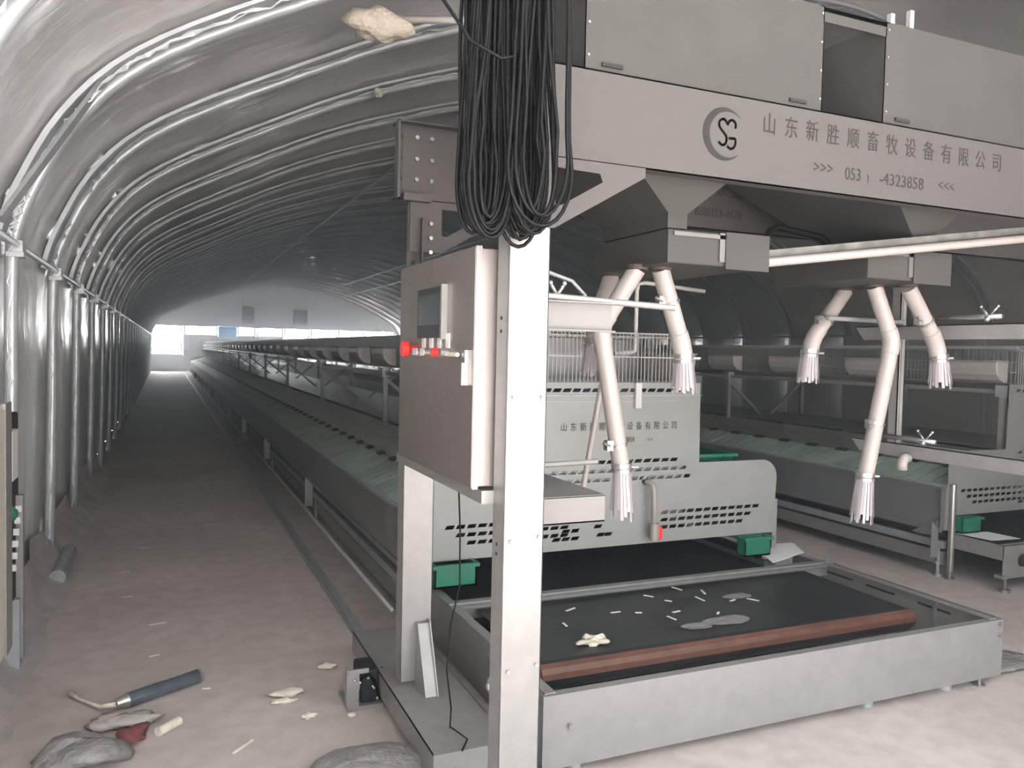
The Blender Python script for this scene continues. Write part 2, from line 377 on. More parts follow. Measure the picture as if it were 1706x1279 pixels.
# arch ribs: an outlined pipe down to the floor, with a jagged gathered film edge beside it
rib_prof = [p for p in profile(0.02, 3)]
rmb = MB(); rmb.tube([(p.x, 0, p.y) for p in rib_prof], 0.034, 8)
def make_rib():
    root = thing('arch_rib', '', 'rib', (0, 0, 0), 'arch ribs of the tunnel roof')
    rmb.build('pipe', 'rib', root, smooth=True)
    # the film is drawn tight over a flat batten in front of the pipe
    v = []; f = []
    pp = [q for q in profile(-0.012, 3) if q.y > 2.1]; n = len(pp)
    for i, p in enumerate(pp):
        v += [(p.x, -0.15, p.y), (p.x, -0.02, p.y)]
        q = p - (Vector((XC, 1.5)) - p).normalized() * 0.03
        v += [(q.x, -0.15, q.y), (q.x, -0.02, q.y)]
    for i in range(n - 1):
        a = 4 * i; b = a + 4
        f += [(a, b, b + 1, a + 1), (a + 2, a + 3, b + 3, b + 2), (a, a + 2, b + 2, b), (a + 1, b + 1, b + 3, a + 3)]
    MB().add(v, f).build('batten', 'rib', root)
    return root
def fold_mesh(seed):
    rnd = random.Random(seed); ptsf = []
    pp = profile(0.0, 9)
    for i, p in enumerate(pp):
        c = Vector((XC, 1.5)) - p; c.normalize()
        k = rnd.uniform(-1, 1)
        q = p + c * (0.035 + 0.016 * k)
        ptsf.append((q.x, -0.165 + rnd.uniform(-.016, .016), q.y))
    mb = MB(); i = 0
    while i < len(ptsf) - 3:
        L = rnd.randint(10, 34); seg = ptsf[i:i + L]
        if len(seg) > 3:
            rad = [(0.003 + 0.010 * abs(math.sin(j * 1.9 + seed)) ** 3) * (1 if seg[j][2] > 2.1 else .35) for j in range(len(seg))]; rad[0] = rad[-1] = .0006
            mb.tube(seg, .004, 5, radii=rad)
        i += L - 1 + (rnd.randint(0, 3))
    return mb
proto = make_rib(); folds = []
for s_ in range(4):
    o = fold_mesh(s_ + 11).build('film_fold', 'fold', None)
    folds.append(o)
for k, y in enumerate(RIB_Y):
    r = proto if k == 0 else copy_tree(proto)
    r.location = (0, y, 0)
    fo = folds[k % 4].copy(); COL.objects.link(fo); fo.parent = r; fo.matrix_parent_inverse = Matrix.Identity(4)
    r['label'] = 'grey galvanised arch rib of the tunnel, %s from the camera end' % ordinal(k + 1)
for o in folds: bpy.data.objects.remove(o)

# longitudinal purlins
def at_ratio(r):
    best = None
    for p in profile(0.06, 12):
        if p.y > 2.3:
            e = abs(p.x / (p.y - EYE) - r)
            if best is None or e < best[0]: best = (e, p)
    return best[1]
e0 = Vector((-0.70, 2.09))
purl = [(e0, 'grey purlin pipe running along the left wall at eaves height'), (at_ratio(1.15), 'dark purlin pipe along the left slope of the roof'),
        (at_ratio(2.62), 'purlin pipe along the roof just right of the ridge'), (at_ratio(3.2), 'lower purlin pipe along the right slope of the roof'),
        (Vector((2 * XC + .70, 2.09)), 'grey purlin pipe along the right wall at eaves height')]
for p, lab in purl:
    t = thing('purlin', lab, 'pipe', (p.x, NEAR_Y, p.y), 'purlins along the tunnel')
    MB().cyl((p.x, NEAR_Y, p.y), (p.x, FAR_Y - .1, p.y), 0.018 if p is e0 else .024, 8).build('pipe', 'rib', t, smooth='auto')
    if p is e0:
        for k, y in enumerate(RIB_Y[2:12]):
            MB().box(p.x - .05, p.x + .03, y - .05, y + .05, p.y - .06, p.y - .035).box(p.x - .02, p.x + .026, y - .06, y + .06, p.y - .035, p.y + .022).build('clamp', 'rib', t)
tagd(MB().bar((-0.242, 4.84, 3.10), (-0.70, 4.36, 2.16), 0.06, 0.02, (1, 0, 0)).build('brace', 'galv_dull'), 'dark flat diagonal brace from the left eaves purlin up to the near arch rib', 'brace')
# lumps of dried foam on the roof
for (c, r, sc, lab, sd) in [((1.33, 5.45, 3.80), .17, (1.3, .8, .6), 'big cream lump of dried foam on the roof left of the black cables', 1),
                        ((1.93, 7.9, 4.13), .05, (1, 1, .8), 'small cream foam blob on the roof above the beam end plate', 2),
                        ((6.5, 4.4, 4.85), .30, (1.4, .8, .5), 'cream foam lump on the roof at the top right corner', 3)]:
    tagd(MB().lump(c, r, .3, 16, 10, sc, sd).build('foam_lump', 'foam', smooth=True), lab, 'foam')
tagd(MB().tube([(1.42, 5.45, 3.86), (1.9, 5.2, 3.84), (2.3, 5.0, 3.85)], .025, 10).build('conduit', 'pvcgrey', smooth=True), 'pale conduit on the roof running from the foam lump behind the cables', 'pipe')

# things against the left wall
wc = thing('wall_cabinet', 'cream and steel wall cabinet at the left edge of the picture', 'cabinet', (-.7, 3.4, .27))
MB().box(-.74, -.615, 2.9, 3.98, .27, 1.33).build('body', 'cream', wc, bevel=.006)
MB().box(-.618, -.605, 3.86, 4.0, .27, 1.335).build('steel_edge', 'galv', wc, label='bright steel edge strip')
MB().box(-.62, -.608, 2.92, 3.85, .29, 1.31).build('door', 'cream', wc, bevel=.003)
tb = thing('terminal_box', 'dark open switch box with a white terminal strip behind the wall cabinet', 'box', (-.7, 4.4, .3))
MB().box(-.75, -.66, 4.15, 4.55, .35, 1.25).build('body', 'dark', tb, bevel=.01)
for k in range(6):
    MB().box(-.66, -.635, 4.3 + .03 * k, 4.32 + .03 * k, .52 + .05 * k, .55 + .05 * k).build('terminal', 'label', tb)
MB().lump((-.65, 4.25, .8), .03, .1, 10, 8, (1, 1, 1.3), 4).build('green_lamp', 'green', tb, label='small green indicator', smooth=True)
MB().box(-.66, -.64, 4.25, 4.4, .95, 1.18).build('cover', 'label', tb)
MB().box(-.66, -.63, 4.46, 4.5, .05, .85).build('side_strip', 'galv', tb)
for zz in (.02,): MB().box(-.70, -.64, 4.42, 4.5, 0, .35).build('foot', 'galv_dull', tb)
tarp = MB(); pts_ = []
rnd = random.Random(5)
nx, ny = 6, 40; v = []; f = []
for j in range(ny + 1):
    y = 2.2 + j * .22
    for i in range(nx + 1):
        t = i / nx
        v.append((-.80 + .22 * t + .03 * math.sin(j * 1.3 + i), y, max(.004, .24 * (1 - t) ** 2 * (1 + .15 * math.sin(j * .8) + .1 * math.sin(j * 2.3 + i)))))
for j in range(ny):
    for i in range(nx): a = j * (nx + 1) + i; f.append((a, a + 1, a + nx + 2, a + nx + 1))
G['dust'] = mat('dusty_grey_sheet', (0.42, 0.39, 0.37), 0.7, 0, 0.2, 5, .5, 20)
struct(tarp.add(v, f).build('trim_1', 'dust', smooth=True))
tagd(MB().cyl((-.64, 6.6, .06), (-.64, 5.9, .055), .05, 16).build('pipe_stub', 'galv_dull'), 'short open grey pipe stub lying at the foot of the left wall', 'pipe')

# ------------------------------------------------------------------ cage rows
Y0, PITCH, NM = 4.05, 3.25, 13
YE = Y0 + PITCH * NM
def cage_module():
    """one 3.25 m section, local x measured from the row centre, y from 0"""
    r = thing('cage_section', '', 'cage'); L = PITCH
    for s in (-1, 1):
        def X(x): return s * x
        def bx(mb, x0, x1, *a): mb.box(min(s * x0, s * x1), max(s * x0, s * x1), *a); return mb
        p = MB(); bx(p, 1.185, 1.19, 0.004, L - .004, .36, .665); bx(p, 1.19, 1.205, 0.004, L - .004, .645, .675); bx(p, 1.19, 1.20, .004, L - .004, .335, .37)
        p.build('side_panel', 'sidepanel', r)
        bx(MB(), 1.17, 1.21, 0, L, .672, .688).build('top_lip', 'galv_dull', r, label='narrow pale lip along the top of the side sheet')
        # sloping green slatted cover
        d = MB(); n = 26
        for k in range(n):
            y0 = k * L / n; y1 = y0 + L / n - .012
            pr_ = [(1.18, .675), (.905, .775), (.905, .79), (1.18, .69)]
            d.prism([(X(a), b) for a, b in pr_], 'y', y0, y1)
        for k in range(4):
            pr_ = [(1.18, .66), (.905, .76), (.905, .775), (1.18, .675)]
            d.prism([(X(a), b) for a, b in pr_], 'y', k * L / 4 + .01, (k + 1) * L / 4 - .01)
        d.build('slat_cover', 'greendeck', r)
        h = MB()
        for k in range(9):
            y0 = .1 + k * L / 9
            h.hexa([(X(.93), y0, .782), (X(.885), y0, .799), (X(.885), y0 + .13, .799), (X(.93), y0 + .13, .782)],
                   [(X(.93), y0, .788), (X(.885), y0, .806), (X(.885), y0 + .13, .806), (X(.93), y0 + .13, .788)])
        h.build('feed_slot', 'dark', r)
        w = MB()
        for k in range(13):
            xx = .885 - k * .029; zz = .792 + (.905 - xx) * .30
            w.bar((X(xx), 0, zz), (X(xx), L, zz), .005, .005)
        for k in range(66):
            y0 = .025 + k * L / 66
            w.bar((X(.89), y0, .792), (X(.53), y0, .905), .004, .004)
        w.build('wire_lid', 'wire', r)
        # legs of the upper tier
        MB().box(min(X(.52), X(.56)), max(X(.52), X(.56)), .02, .06, .88, 1.33).build('leg', 'galv', r)
        bx(MB(), .50, .58, .0, .08, 1.33, 1.42).build('leg_bracket', 'galv_dull', r)
        MB().bar((X(.53), .04, 1.31), (X(.04), .04, .90), .03, .02, (0, 1, 0)).build('strut', 'galv', r)
        bx(MB(), .52, .55, 0, L, 1.355, 1.385).build('front_rail', 'galv', r)
        # curved feed trough sheet hung on the upper tier
        # lower frame
        bx(MB(), 1.15, 1.18, 0, L, .215, .27).build('frame_rail', 'galv_dull', r)
        g = MB(); g.prism([(X(1.27), .15), (X(1.27), .42), (X(1.20), .34), (X(1.20), .15)], 'y', .03, .036); g.prism([(.03, .42), (.03, .30), (.25, .30)], 'x', X(1.212), X(1.216))
        g.build('gusset_plate', 'galv', r)
        fo = MB(); fo.cyl((X(1.165), .05, .215), (X(1.165), .05, .02), .012, 8); fo.cyl((X(1.165), .05, .02), (X(1.165), .05, .0), .03, 10); fo.cyl((X(1.165), .05, .09), (X(1.165), .05, .11), .022, 6)
        fo.build('adjustable_foot', 'galv_dull', r)
    c = MB()
    for zz in (.93,):
        for k in range(4): c.box(-.5, .5, k * L / 4, k * L / 4 + .01, .6, .93)
    c.box(-.52, .52, 0, L, .925, .93)
    c.build('partition', 'sidepanel', r)
    u = MB()   # upper cage of wire
    for s in (-1, 1):
        for k in range(90):
            y0 = .01 + k * L / 90
            u.box(min(s * .448, s * .452), max(s * .448, s * .452), y0, y0 + .004, 1.43, 1.70)
        for zz in (1.43, 1.52, 1.60, 1.70): u.box(min(s * .446, s * .454), max(s * .446, s * .454), 0, L, zz - .003, zz + .003)
    for k in range(45):
        y0 = .01 + k * L / 45
        u.box(-.45, .45, y0, y0 + .004, 1.70, 1.704); u.box(-.45, .45, y0, y0 + .004, 1.43, 1.434)
    for k in range(7): u.box(-.45 + .15 * k - .002, -.45 + .15 * k + .002, 0, L, 1.70, 1.704)
    u.build('wire_cage', 'wire', r)
    fl_ = MB(); fl_.box(-.44, .44, 0, L, 1.415, 1.425)
    for k in range(4): fl_.box(-.44, .44, k * L / 4 + .45, k * L / 4 + .454, 1.425, 1.69)
    fl_.build('cage_floor', 'sidepanel', r)
    ed = MB()
    for s in (-1, 1): ed.box(min(s * .44, s * .47), max(s * .44, s * .47), 0, L, 1.70, 1.725)
    ed.build('top_edge', 'galv_dull', r)
    return r
mod = cage_module()
ROWX = {'left': 2.44, 'middle': XC}
first = True
for rn, rx in ROWX.items():
    for k in range(NM):
        o = mod if first else copy_tree(mod); first = False
        o.location = (rx, Y0 + k * PITCH, 0)
        o['label'] = '%s two-tier wire cage section behind the end panel of the %s row' % (ordinal(k + 1), 'left' if rn == 'left' else 'right')
        o['group'] = 'cage sections of the %s row' % ('left' if rn == 'left' else 'right')

# rounded feed bowls clipped to the upper tier
def bowl_mesh(s):
    mb = MB(); prof_ = [(0, 0), (.13, 0), (.135, -.05), (.12, -.10), (.08, -.145), (.03, -.165), (0, -.165)]
    mb.prism([(s * a, b) for a, b in prof_], 'y', 0, .46)
    mb.prism([(s * -.005, .0), (s * .145, .0), (s * .145, .01), (s * -.005, .01)], 'y', -.008, .468)
    return mb
for rn, rx in ROWX.items():
    for s in (-1, 1):
        if rn == 'middle' and s == 1: continue
        me = None
        nb = 40
        for k in range(nb):
            side = 'left side' if s < 0 else 'right side'
            if k == 0:
                o = bowl_mesh(s).build('feed_bowl', 'bowl'); me = o.data; o.modifiers.new('b', 'BEVEL').width = .006
            else:
                o2 = o.copy(); COL.objects.link(o2); o = o2
            o.location = (rx + s * .47, Y0 + .06 + k * 1.03, 1.60)
            tagd(o, '%s pale feed bowl from the near end, %s of the %s cage row' % (ordinal(k + 1), side, 'left' if rn == 'left' else 'right'), 'feeder', 'feed bowls on the %s of the %s row' % (side, 'left' if rn == 'left' else 'right'))

# near end panels with slots, lettering
COMPANY = '山东新胜顺畜牧设备有限公司'
def para(cu, x, z, w=.048, h=.021, sk=.014):
    sp = cu.splines.new('POLY'); sp.points.add(3)
    for p, (a, b) in zip(sp.points, [(x - w / 2 - sk / 2, z - h / 2), (x + w / 2 - sk / 2, z - h / 2), (x + w / 2 + sk / 2, z + h / 2), (x - w / 2 + sk / 2, z + h / 2)]): p.co = (a, b, 0, 1)
    sp.use_cyclic_u = True
def end_panel(rx, y, label):
    t = thing('end_panel', label, 'panel', (rx, y, .465))
    cu = bpy.data.curves.new('c', 'CURVE'); cu.dimensions = '2D'; cu.fill_mode = 'BOTH'; cu.extrude = .002
    out = []
    def arc(cx_, cz_, r, a0, a1, n=6): return [(cx_ + r * math.cos(a0 + (a1 - a0) * i / n), cz_ + r * math.sin(a0 + (a1 - a0) * i / n)) for i in range(n + 1)]
    out += [(-1.2, .465), (1.18, .465)] + arc(1.08, .82, .12, 0, PI / 2) + [(.585, .94), (.575, 1.43), (-.575, 1.43), (-.585, .94)] + arc(-1.08, .82, .12, PI / 2, PI)
    sp = cu.splines.new('POLY'); sp.points.add(len(out) - 1)
    for p, q in zip(sp.points, out): p.co = (q[0], q[1], 0, 1)
    sp.use_cyclic_u = True
    for k in range(16):
        x = -.47 + k * .063
        if k != 7: para(cu, x, 1.385)
    for row, (n, x0) in enumerate([(13, -.36), (14, -.42), (14, -.45)]):
        for k in range(n + row):
            x = x0 + k * .063
            if x < .5: para(cu, x + .02 * 0, .965 - row * .052)
    for s in (-1, 1):
        for row in range(3):
            n = 12 - row
            for k in range(n):
                x = .34 + k * .063 + (0 if s > 0 else 0)
                para(cu, s * x, .645 - row * .045, sk=.012)
    for (x, z) in [(-.33, .585), (-.27, .585), (-.33, .56 - .02), (-.27, .54), (-.39, .54), (-.12, .60), (-.1, .55), (-.05, .55), (-.27, .64)]: para(cu, x + .0, z - .01)
    sp = cu.splines.new('POLY'); q = arc(.20, .845, .028, 0, 2 * PI - .4, 12); sp.points.add(len(q) - 1)
    for p, c in zip(sp.points, q): p.co = (c[0], c[1], 0, 1)
    sp.use_cyclic_u = True
    ob = bpy.data.objects.new('c', cu); COL.objects.link(ob)
    me = bpy.data.meshes.new_from_object(ob.evaluated_get(bpy.context.evaluated_depsgraph_get()))
    bpy.data.objects.remove(ob)
    me.materials.clear(); me.materials.append(G['panel'])
    pn = bpy.data.objects.new('sheet', me); COL.objects.link(pn); pn.parent = t
    pn.rotation_euler = (PI / 2, 0, 0); pn.location = (0, 0, -.465)
    MB().box(rx - .52, rx + .58, y - .012, y, 1.352, 1.358).box(rx - .48, rx + .4, y - .008, y - .002, 1.318, 1.322).build('fold_line', 'galv_dull', t)
    gw = MB()
    for k in range(37): gw.box(rx - .46 + k * .0256 - .002, rx - .46 + k * .0256 + .002, y + .012, y + .016, 1.42, 1.72)
    for zz in (1.42, 1.58, 1.72): gw.box(rx - .465, rx + .465, y + .010, y + .018, zz - .004, zz + .004)
    gw.build('wire_grid', 'bowl', t)
    items = [(c, -.36 + i * .0625, 1.155, .052, .85) for i, c in enumerate(COMPANY)] + [('>>>', -.18, 1.08, .034, .7), ('0536-4323858', .02, 1.08, .042, .75), ('<<<', .22, 1.08, .034, .7)]
    text_mesh('lettering', items, 'ink', t, lambda p: Vector((rx + p.x, y - .0035 + p.y * .5, p.z)), 'small dark company lettering and phone number')
    for q in (1.18, -1.215): MB().box(rx + q, rx + q + .035, y, y + .04, .36, .68).build('corner_post', 'galv', t)
    return t
ep1 = end_panel(2.44, 4.02, 'pale perforated end panel with dark lettering closing the left cage row')
ep2 = end_panel(XC, 4.02, 'pale perforated end panel closing the right cage row, cut by the picture edge')
for rx, lab in ((2.44, 'far perforated panel closing the left row near the far gable'), (XC, 'far perforated panel closing the right row near the far gable')):
    t2 = thing('far_end_panel', lab, 'panel', (rx, YE, .465))
    MB().prism([(rx - 1.2, .465), (rx + 1.2, .465), (rx + 1.2, .8), (rx + 1.08, .94), (rx + .58, .94), (rx + .58, 1.43), (rx - .58, 1.43), (rx - .58, .94), (rx - 1.08, .94), (rx - 1.2, .8)], 'y', YE + .002, YE + .006).build('sheet', 'panel', t2)
# row two corner foot tube
MB().cyl((5.275, 4.0, .06), (5.275, 4.0, .70), .024, 14).cyl((5.275, 4.0, .0), (5.275, 4.0, .015), .035, 14).cyl((5.275, 4.0, .0), (5.275, 4.0, .1), .011, 10).cyl((5.275, 4.0, .36), (5.275, 4.0, .38), .03, 12).build('support_leg', 'zinc', ep2, smooth='auto', label='chrome tube leg')
# belts, rails
for rx, lab in ((2.44, 'long black manure belt running under the left cage row'), (XC, 'long black manure belt running under the right cage row')):
    t = thing('manure_belt', lab, 'belt', (rx, 4, .28))
    yb = 3.74 if rx < 3 else 3.66
    MB().box(rx - 1.02, rx + 1.02, yb, YE, .275, .281).build('belt', 'belt', t)
    for s in (-1, 1):
        MB().box(rx + s * 1.12 - .02, rx + s * 1.12 + .02, 4.06, YE, .285, .33).build('belt_edge', 'belt', t)
        MB().box(rx + s * 1.15 - .015, rx + s * 1.15 + .015, 4.06, YE, .09, .19).build('side_rail', 'galv', t)
tagd(MB().box(.985, 1.02, 3.9, YE, 0, .022).box(.965, 1.04, 3.9, YE, 0, .006).build('floor_rail', 'galv_dull'), 'narrow steel guide rail on the floor along the left aisle', 'rail')
wp = MB(); wp.tube([(1.12, 4.1, .2), (1.12, 12, .19), (1.12, 25, .2), (1.12, YE, .2)], .012, 8)
tagd(wp.build('water_pipe', 'galv_dull', smooth=True), 'thin grey pipe running along the lower left side of the left row', 'pipe')

# conveyor end unit of the left row
cv = thing('conveyor_end', 'galvanised manure conveyor end frame with black belt in the foreground', 'conveyor', (2.55, 3, 0))
f_ = MB(); f_.box(1.29, 3.83, 2.60, 2.604, .04, .322); f_.box(1.29, 3.83, 2.604, 2.64, .316, .322); f_.box(1.29, 3.83, 2.604, 2.64, .04, .045)
f_.build('front_board', 'galv', cv)
for x, nm in ((1.30, 'side_board'), (3.785, 'side_board')):
    s_ = 1 if x < 2 else -1
    b = MB(); b.box(min(x, x + s_ * .004), max(x, x + s_ * .004), 2.61, 4.0, .06, .325); b.box(min(x - s_ * .0, x + s_ * .045), max(x, x + s_ * .045), 2.61, 4.0, .325, .331)
    if s_ < 0: b.box(3.825, 3.829, 2.604, 3.7, .06, .325)
    b.build(nm, 'galv', cv)
    sl = MB()
    for yy in (2.85, 3.2, 3.5): sl.box(min(x + s_ * .005, x + s_ * .007), max(x + s_ * .005, x + s_ * .007), yy, yy + .2, .27, .282)
    sl.build('slot', 'dark', cv)
    MB().box(x + s_ * .01 - .008, x + s_ * .01 + .008, 2.93, 2.95, .1, .32).build('bearing_plate', 'galv', cv)
cb_ = MB(); cb_.box(1.30, 3.785, 3.70, 3.704, .25, .336).box(1.30, 3.785, 3.704, 3.745, .33, .336).box(1.3, 3.785, 3.655, 3.7, .322, .328)
cb_.build('cross_bar', 'galv', cv)
bt = MB(); v = []; prof_ = [(3.69, .30), (3.35, .298), (3.02, .296)]
R_ = .062; cyy, czz = 2.975, .296 - R_
for a in range(0, 9): t_ = PI / 2 + a * PI / 8; prof_.append((cyy + R_ * math.cos(t_), czz + R_ * math.sin(t_)))
prof_ += [(3.35, czz - R_ + .01), (3.69, czz - R_ + .02)]
n = len(prof_)
v = [(1.44, a, b) for a, b in prof_] + [(3.58, a, b) for a, b in prof_]
for i in range(n - 1):
    bt.add([v[i], v[i + 1], v[n + i + 1], v[n + i]], [(0, 1, 2, 3)], 1 if 4 <= i <= 6 else 0)
ob = bt.build('belt', ['belt', 'rust'], cv, smooth=True); ob['label'] = 'black rubber belt, worn brown where it turns'
MB().cyl((1.42, cyy, czz), (3.62, cyy, czz), R_ - .012, 24).build('roller', 'rust', cv, smooth='auto')
for x in (1.45, 3.5, 2.98):
    MB().cyl((x, 2.66, .0), (x, 2.66, .06), .035, 12).build('foot', 'galv_dull', cv, smooth='auto')
MB().cyl((3.70, 2.62, .0), (3.70, 2.62, .05), .008, 8).cyl((3.70, 2.62, .0), (3.70, 2.62, .008), .03, 12).build('levelling_bolt', 'zinc', cv)
for p in ((3.80, 2.596, .305), (3.80, 2.594, .25), (1.4, 2.594, .2)):
    MB().cyl((p[0], p[1] + .01, p[2]), (p[0], p[1] - .012, p[2]), .011, 6).build('bolt', 'zinc', cv)
MB().cyl((3.775, 3.70, .33), (3.775, 3.70, .36), .01, 6).build('bolt', 'zinc', cv)
# drive parts on the left side board, seen between the two pillars
dv = MB(); pts3 = [(2.98 + .10 * math.cos(2 * PI * k / 24), .215 + .055 * math.sin(2 * PI * k / 24)) for k in range(24)]
dv.prism(pts3, 'x', 1.292, 1.299); dv.build('side_opening', 'dark', cv)
MB().cyl((1.27, 2.66, .30), (1.27, 3.10, .30), .014, 12).build('tension_rod', 'zinc', cv, smooth='auto')
MB().cyl((1.298, 3.0, .21), (1.24, 3.0, .21), .035, 18).cyl((1.24, 3.0, .21), (1.225, 3.0, .21), .012, 10).build('bearing', 'pvcgrey', cv, smooth='auto')
MB().box(1.255, 1.298, 2.72, 2.80, .09, .24).cyl((1.25, 2.76, .20), (1.24, 2.76, .20), .012, 6).cyl((1.25, 2.76, .13), (1.24, 2.76, .13), .012, 6).build('motor_mount', 'galv_dull', cv, bevel=.004)
# litter on the belt
rl = random.Random(9)
sp_ = [(2.35, 3.3), (2.45, 3.45), (2.62, 3.4), (2.7, 3.5), (2.3, 3.2), (2.2, 3.35), (2.75, 3.35), (2.55, 3.2), (2.9, 3.3), (2.05, 3.4), (2.62, 3.6), (1.75, 3.3), (1.85, 3.5), (2.4, 3.55)]
for i, (x, y) in enumerate(sorted(sp_)):
    a = rl.uniform(0, PI); L = rl.uniform(.03, .08)
    tagd(MB().bar((x, y, .3035), (x + L * math.cos(a), y + L * math.sin(a), .3035), .012, .003).build('scrap_strip', 'label'), 'thin pale scrap strip on the black conveyor belt, %s from the left' % ordinal(i + 1), 'scrap', 'scrap strips on the conveyor belt')
tagd(MB().lump((1.77, 3.08, .31), .05, .5, 14, 8, (1.3, .8, .35), 8).build('foam_lump', 'foam', smooth=True), 'crumpled pale lump on the brown front edge of the conveyor belt', 'debris')
for i, (x, y, r) in enumerate([(2.55, 3.12, .10), (2.85, 3.42, .07), (2.35, 3.1, .07)]):
    tagd(MB().lump((x, y, .3), r, .3, 14, 6, (1.2, .6, .02), 20 + i).build('dust_patch', 'plasticfilm'), ['flat pale dust patch near the middle of the conveyor belt', 'flat round pale patch at the right of the conveyor belt', 'small flat pale patch left of the larger one on the belt'][i], 'dust')
# conveyor end of the right row
c2 = thing('conveyor_end', 'galvanised conveyor end box with a round hole at the right picture edge', 'conveyor', (6.4, 3.6, 0))
b = MB(); b.box(5.30, 7.6, 3.62, 3.624, .10, .335).box(5.30, 5.304, 3.62, 4.05, .23, .335).box(5.3, 7.6, 3.62, 3.66, .33, .336).box(5.27, 5.32, 3.60, 3.66, .11, .13)
b.build('end_plate', 'galv', c2)
MB().cyl((5.50, 3.625, .22), (5.50, 3.612, .22), .045, 24).build('hole', 'dark', c2)
MB().cyl((5.36, 3.64, .02), (5.36, 3.64, .1), .008, 8).cyl((5.36, 3.64, .0), (5.36, 3.64, .02), .035, 14).build('foot', 'zinc', c2)
# green baskets and trays
def basket(x0, x1, y0, y1, z0, z1, label, slots=True):
    t = thing('plastic_basket', label, 'basket', ((x0 + x1) / 2, (y0 + y1) / 2, z0))
    b = MB(); d = .012
    b.box(x0, x1, y0, y1, z0, z0 + .01)
    for (a0, a1, c0, c1) in ((x0, x1, y0, y0 + .006), (x0, x1, y1 - .006, y1), (x0, x0 + .006, y0, y1), (x1 - .006, x1, y0, y1)):
        if slots:
            b.box(a0, a1, c0, c1, z0, z0 + .02); b.box(a0, a1, c0, c1, z1 - .03, z1)
            L = max(a1 - a0, c1 - c0); n = int(L / .03)
            for k in range(n + 1):
                if a1 - a0 > c1 - c0: b.box(a0 + k * (L - .012) / n, a0 + k * (L - .012) / n + .012, c0, c1, z0, z1)
                else: b.box(a0, a1, c0 + k * (L - .012) / n, c0 + k * (L - .012) / n + .012, z0, z1)
        else: b.box(a0, a1, c0, c1, z0, z1)
    b.build('basket_body', 'green', t)
    MB().box(x0 - .015, x1 + .015, y0 - .015, y0 + .008, z1 - .01, z1 + .008).box(x0 - .015, x1 + .015, y1 - .008, y1 + .015, z1 - .01, z1 + .008).box(x0 - .015, x0 + .008, y0, y1, z1 - .01, z1 + .008).box(x1 - .008, x1 + .015, y0, y1, z1 - .01, z1 + .008).build('rim', 'green', t)
basket(3.05, 3.38, 4.12, 4.6, .80, .965, 'green slatted plastic basket on the right shoulder of the left cage row')
basket(3.33, 3.53, 3.93, 4.01, .345, .455, 'green plastic tray under the right corner of the left row end panel', False)
basket(1.30, 1.53, 3.93, 4.3, .345, .46, 'green plastic tray under the left corner of the left row end panel', False)
basket(5.32, 5.52, 3.95, 4.01, .345, .45, 'green plastic tray under the right row end panel', False)
tagd(MB().prism([(3.42, 3.78), (3.80, 3.92), (3.92, 4.15), (3.60, 4.2)], 'z', .338, .341).build('paper_sheet', 'paper'), 'white sheet lying on the frame beside the green tray of the left row', 'sheet')
tagd(MB().prism([(5.36, 3.75), (5.62, 3.72), (5.60, 3.95), (5.32, 4.0)], 'z', .338, .341).build('paper_sheet', 'paper'), 'white sheet lying by the foot of the right row end panel', 'sheet')
# tap on the panel
tp = thing('water_tap', 'white drain pipe with a red valve on the end panel', 'tap', (2.65, 3.98, .5))
MB().tube([(2.64, 4.03, .838), (2.64, 3.985, .838), (2.65, 3.955, .825), (2.655, 3.95, .80), (2.66, 3.95, .70), (2.665, 3.95, .50)], .017, 12).build('pipe', 'pvc', tp, smooth=True)
MB().cyl((2.665, 3.95, .50), (2.665, 3.95, .60), .026, 14).build('valve_body', 'pvc', tp, smooth='auto')
MB().box(2.685, 2.715, 3.935, 3.965, .50, .58).build('valve_handle', 'red', tp, bevel=.008, label='red lever')
# grey water pipe loop to the upper tier
tagd(MB().tube([(3.1, 4.12, 2.0), (2.66, 4.12, 2.03), (2.615, 4.12, 2.02), (2.605, 4.12, 1.98), (2.605, 4.12, 1.66), (2.603, 4.12, 1.62), (2.57, 4.12, 1.605), (2.46, 4.12, 1.60)], .0125, 10).build('water_pipe', 'pvcgrey', smooth=True), 'grey plastic water pipe rising in a loop above the end panel', 'pipe')
tagd(MB().box(2.54, 2.58, 3.995, 4.012, 1.28, 1.43).build('hanging_strip', 'pvcgrey'), 'short pale strip hanging on the top edge of the end panel', 'strip')

# ------------------------------------------------------------------ feeding gantry
YF, YR = 2.20, 3.27
ga = thing('feeding_gantry', 'big pale steel feeding gantry with lettering on its beam', 'gantry', (2.4, 2.7, 0))
def channel_beam(y, x0, x1, z0, z1, name, inner=1):
    b = MB(); b.box(x0, x1, y, y + .005, z0, z1)
    d = .05 * inner
    ya, yb_ = (y, y + .05)
    b.box(x0, x1, ya, yb_, z1 - .005, z1).box(x0, x1, ya, yb_, z0, z0 + .005)
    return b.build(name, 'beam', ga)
fb = channel_beam(YF, .90, 9.0, 2.192, 2.477, 'front_beam')
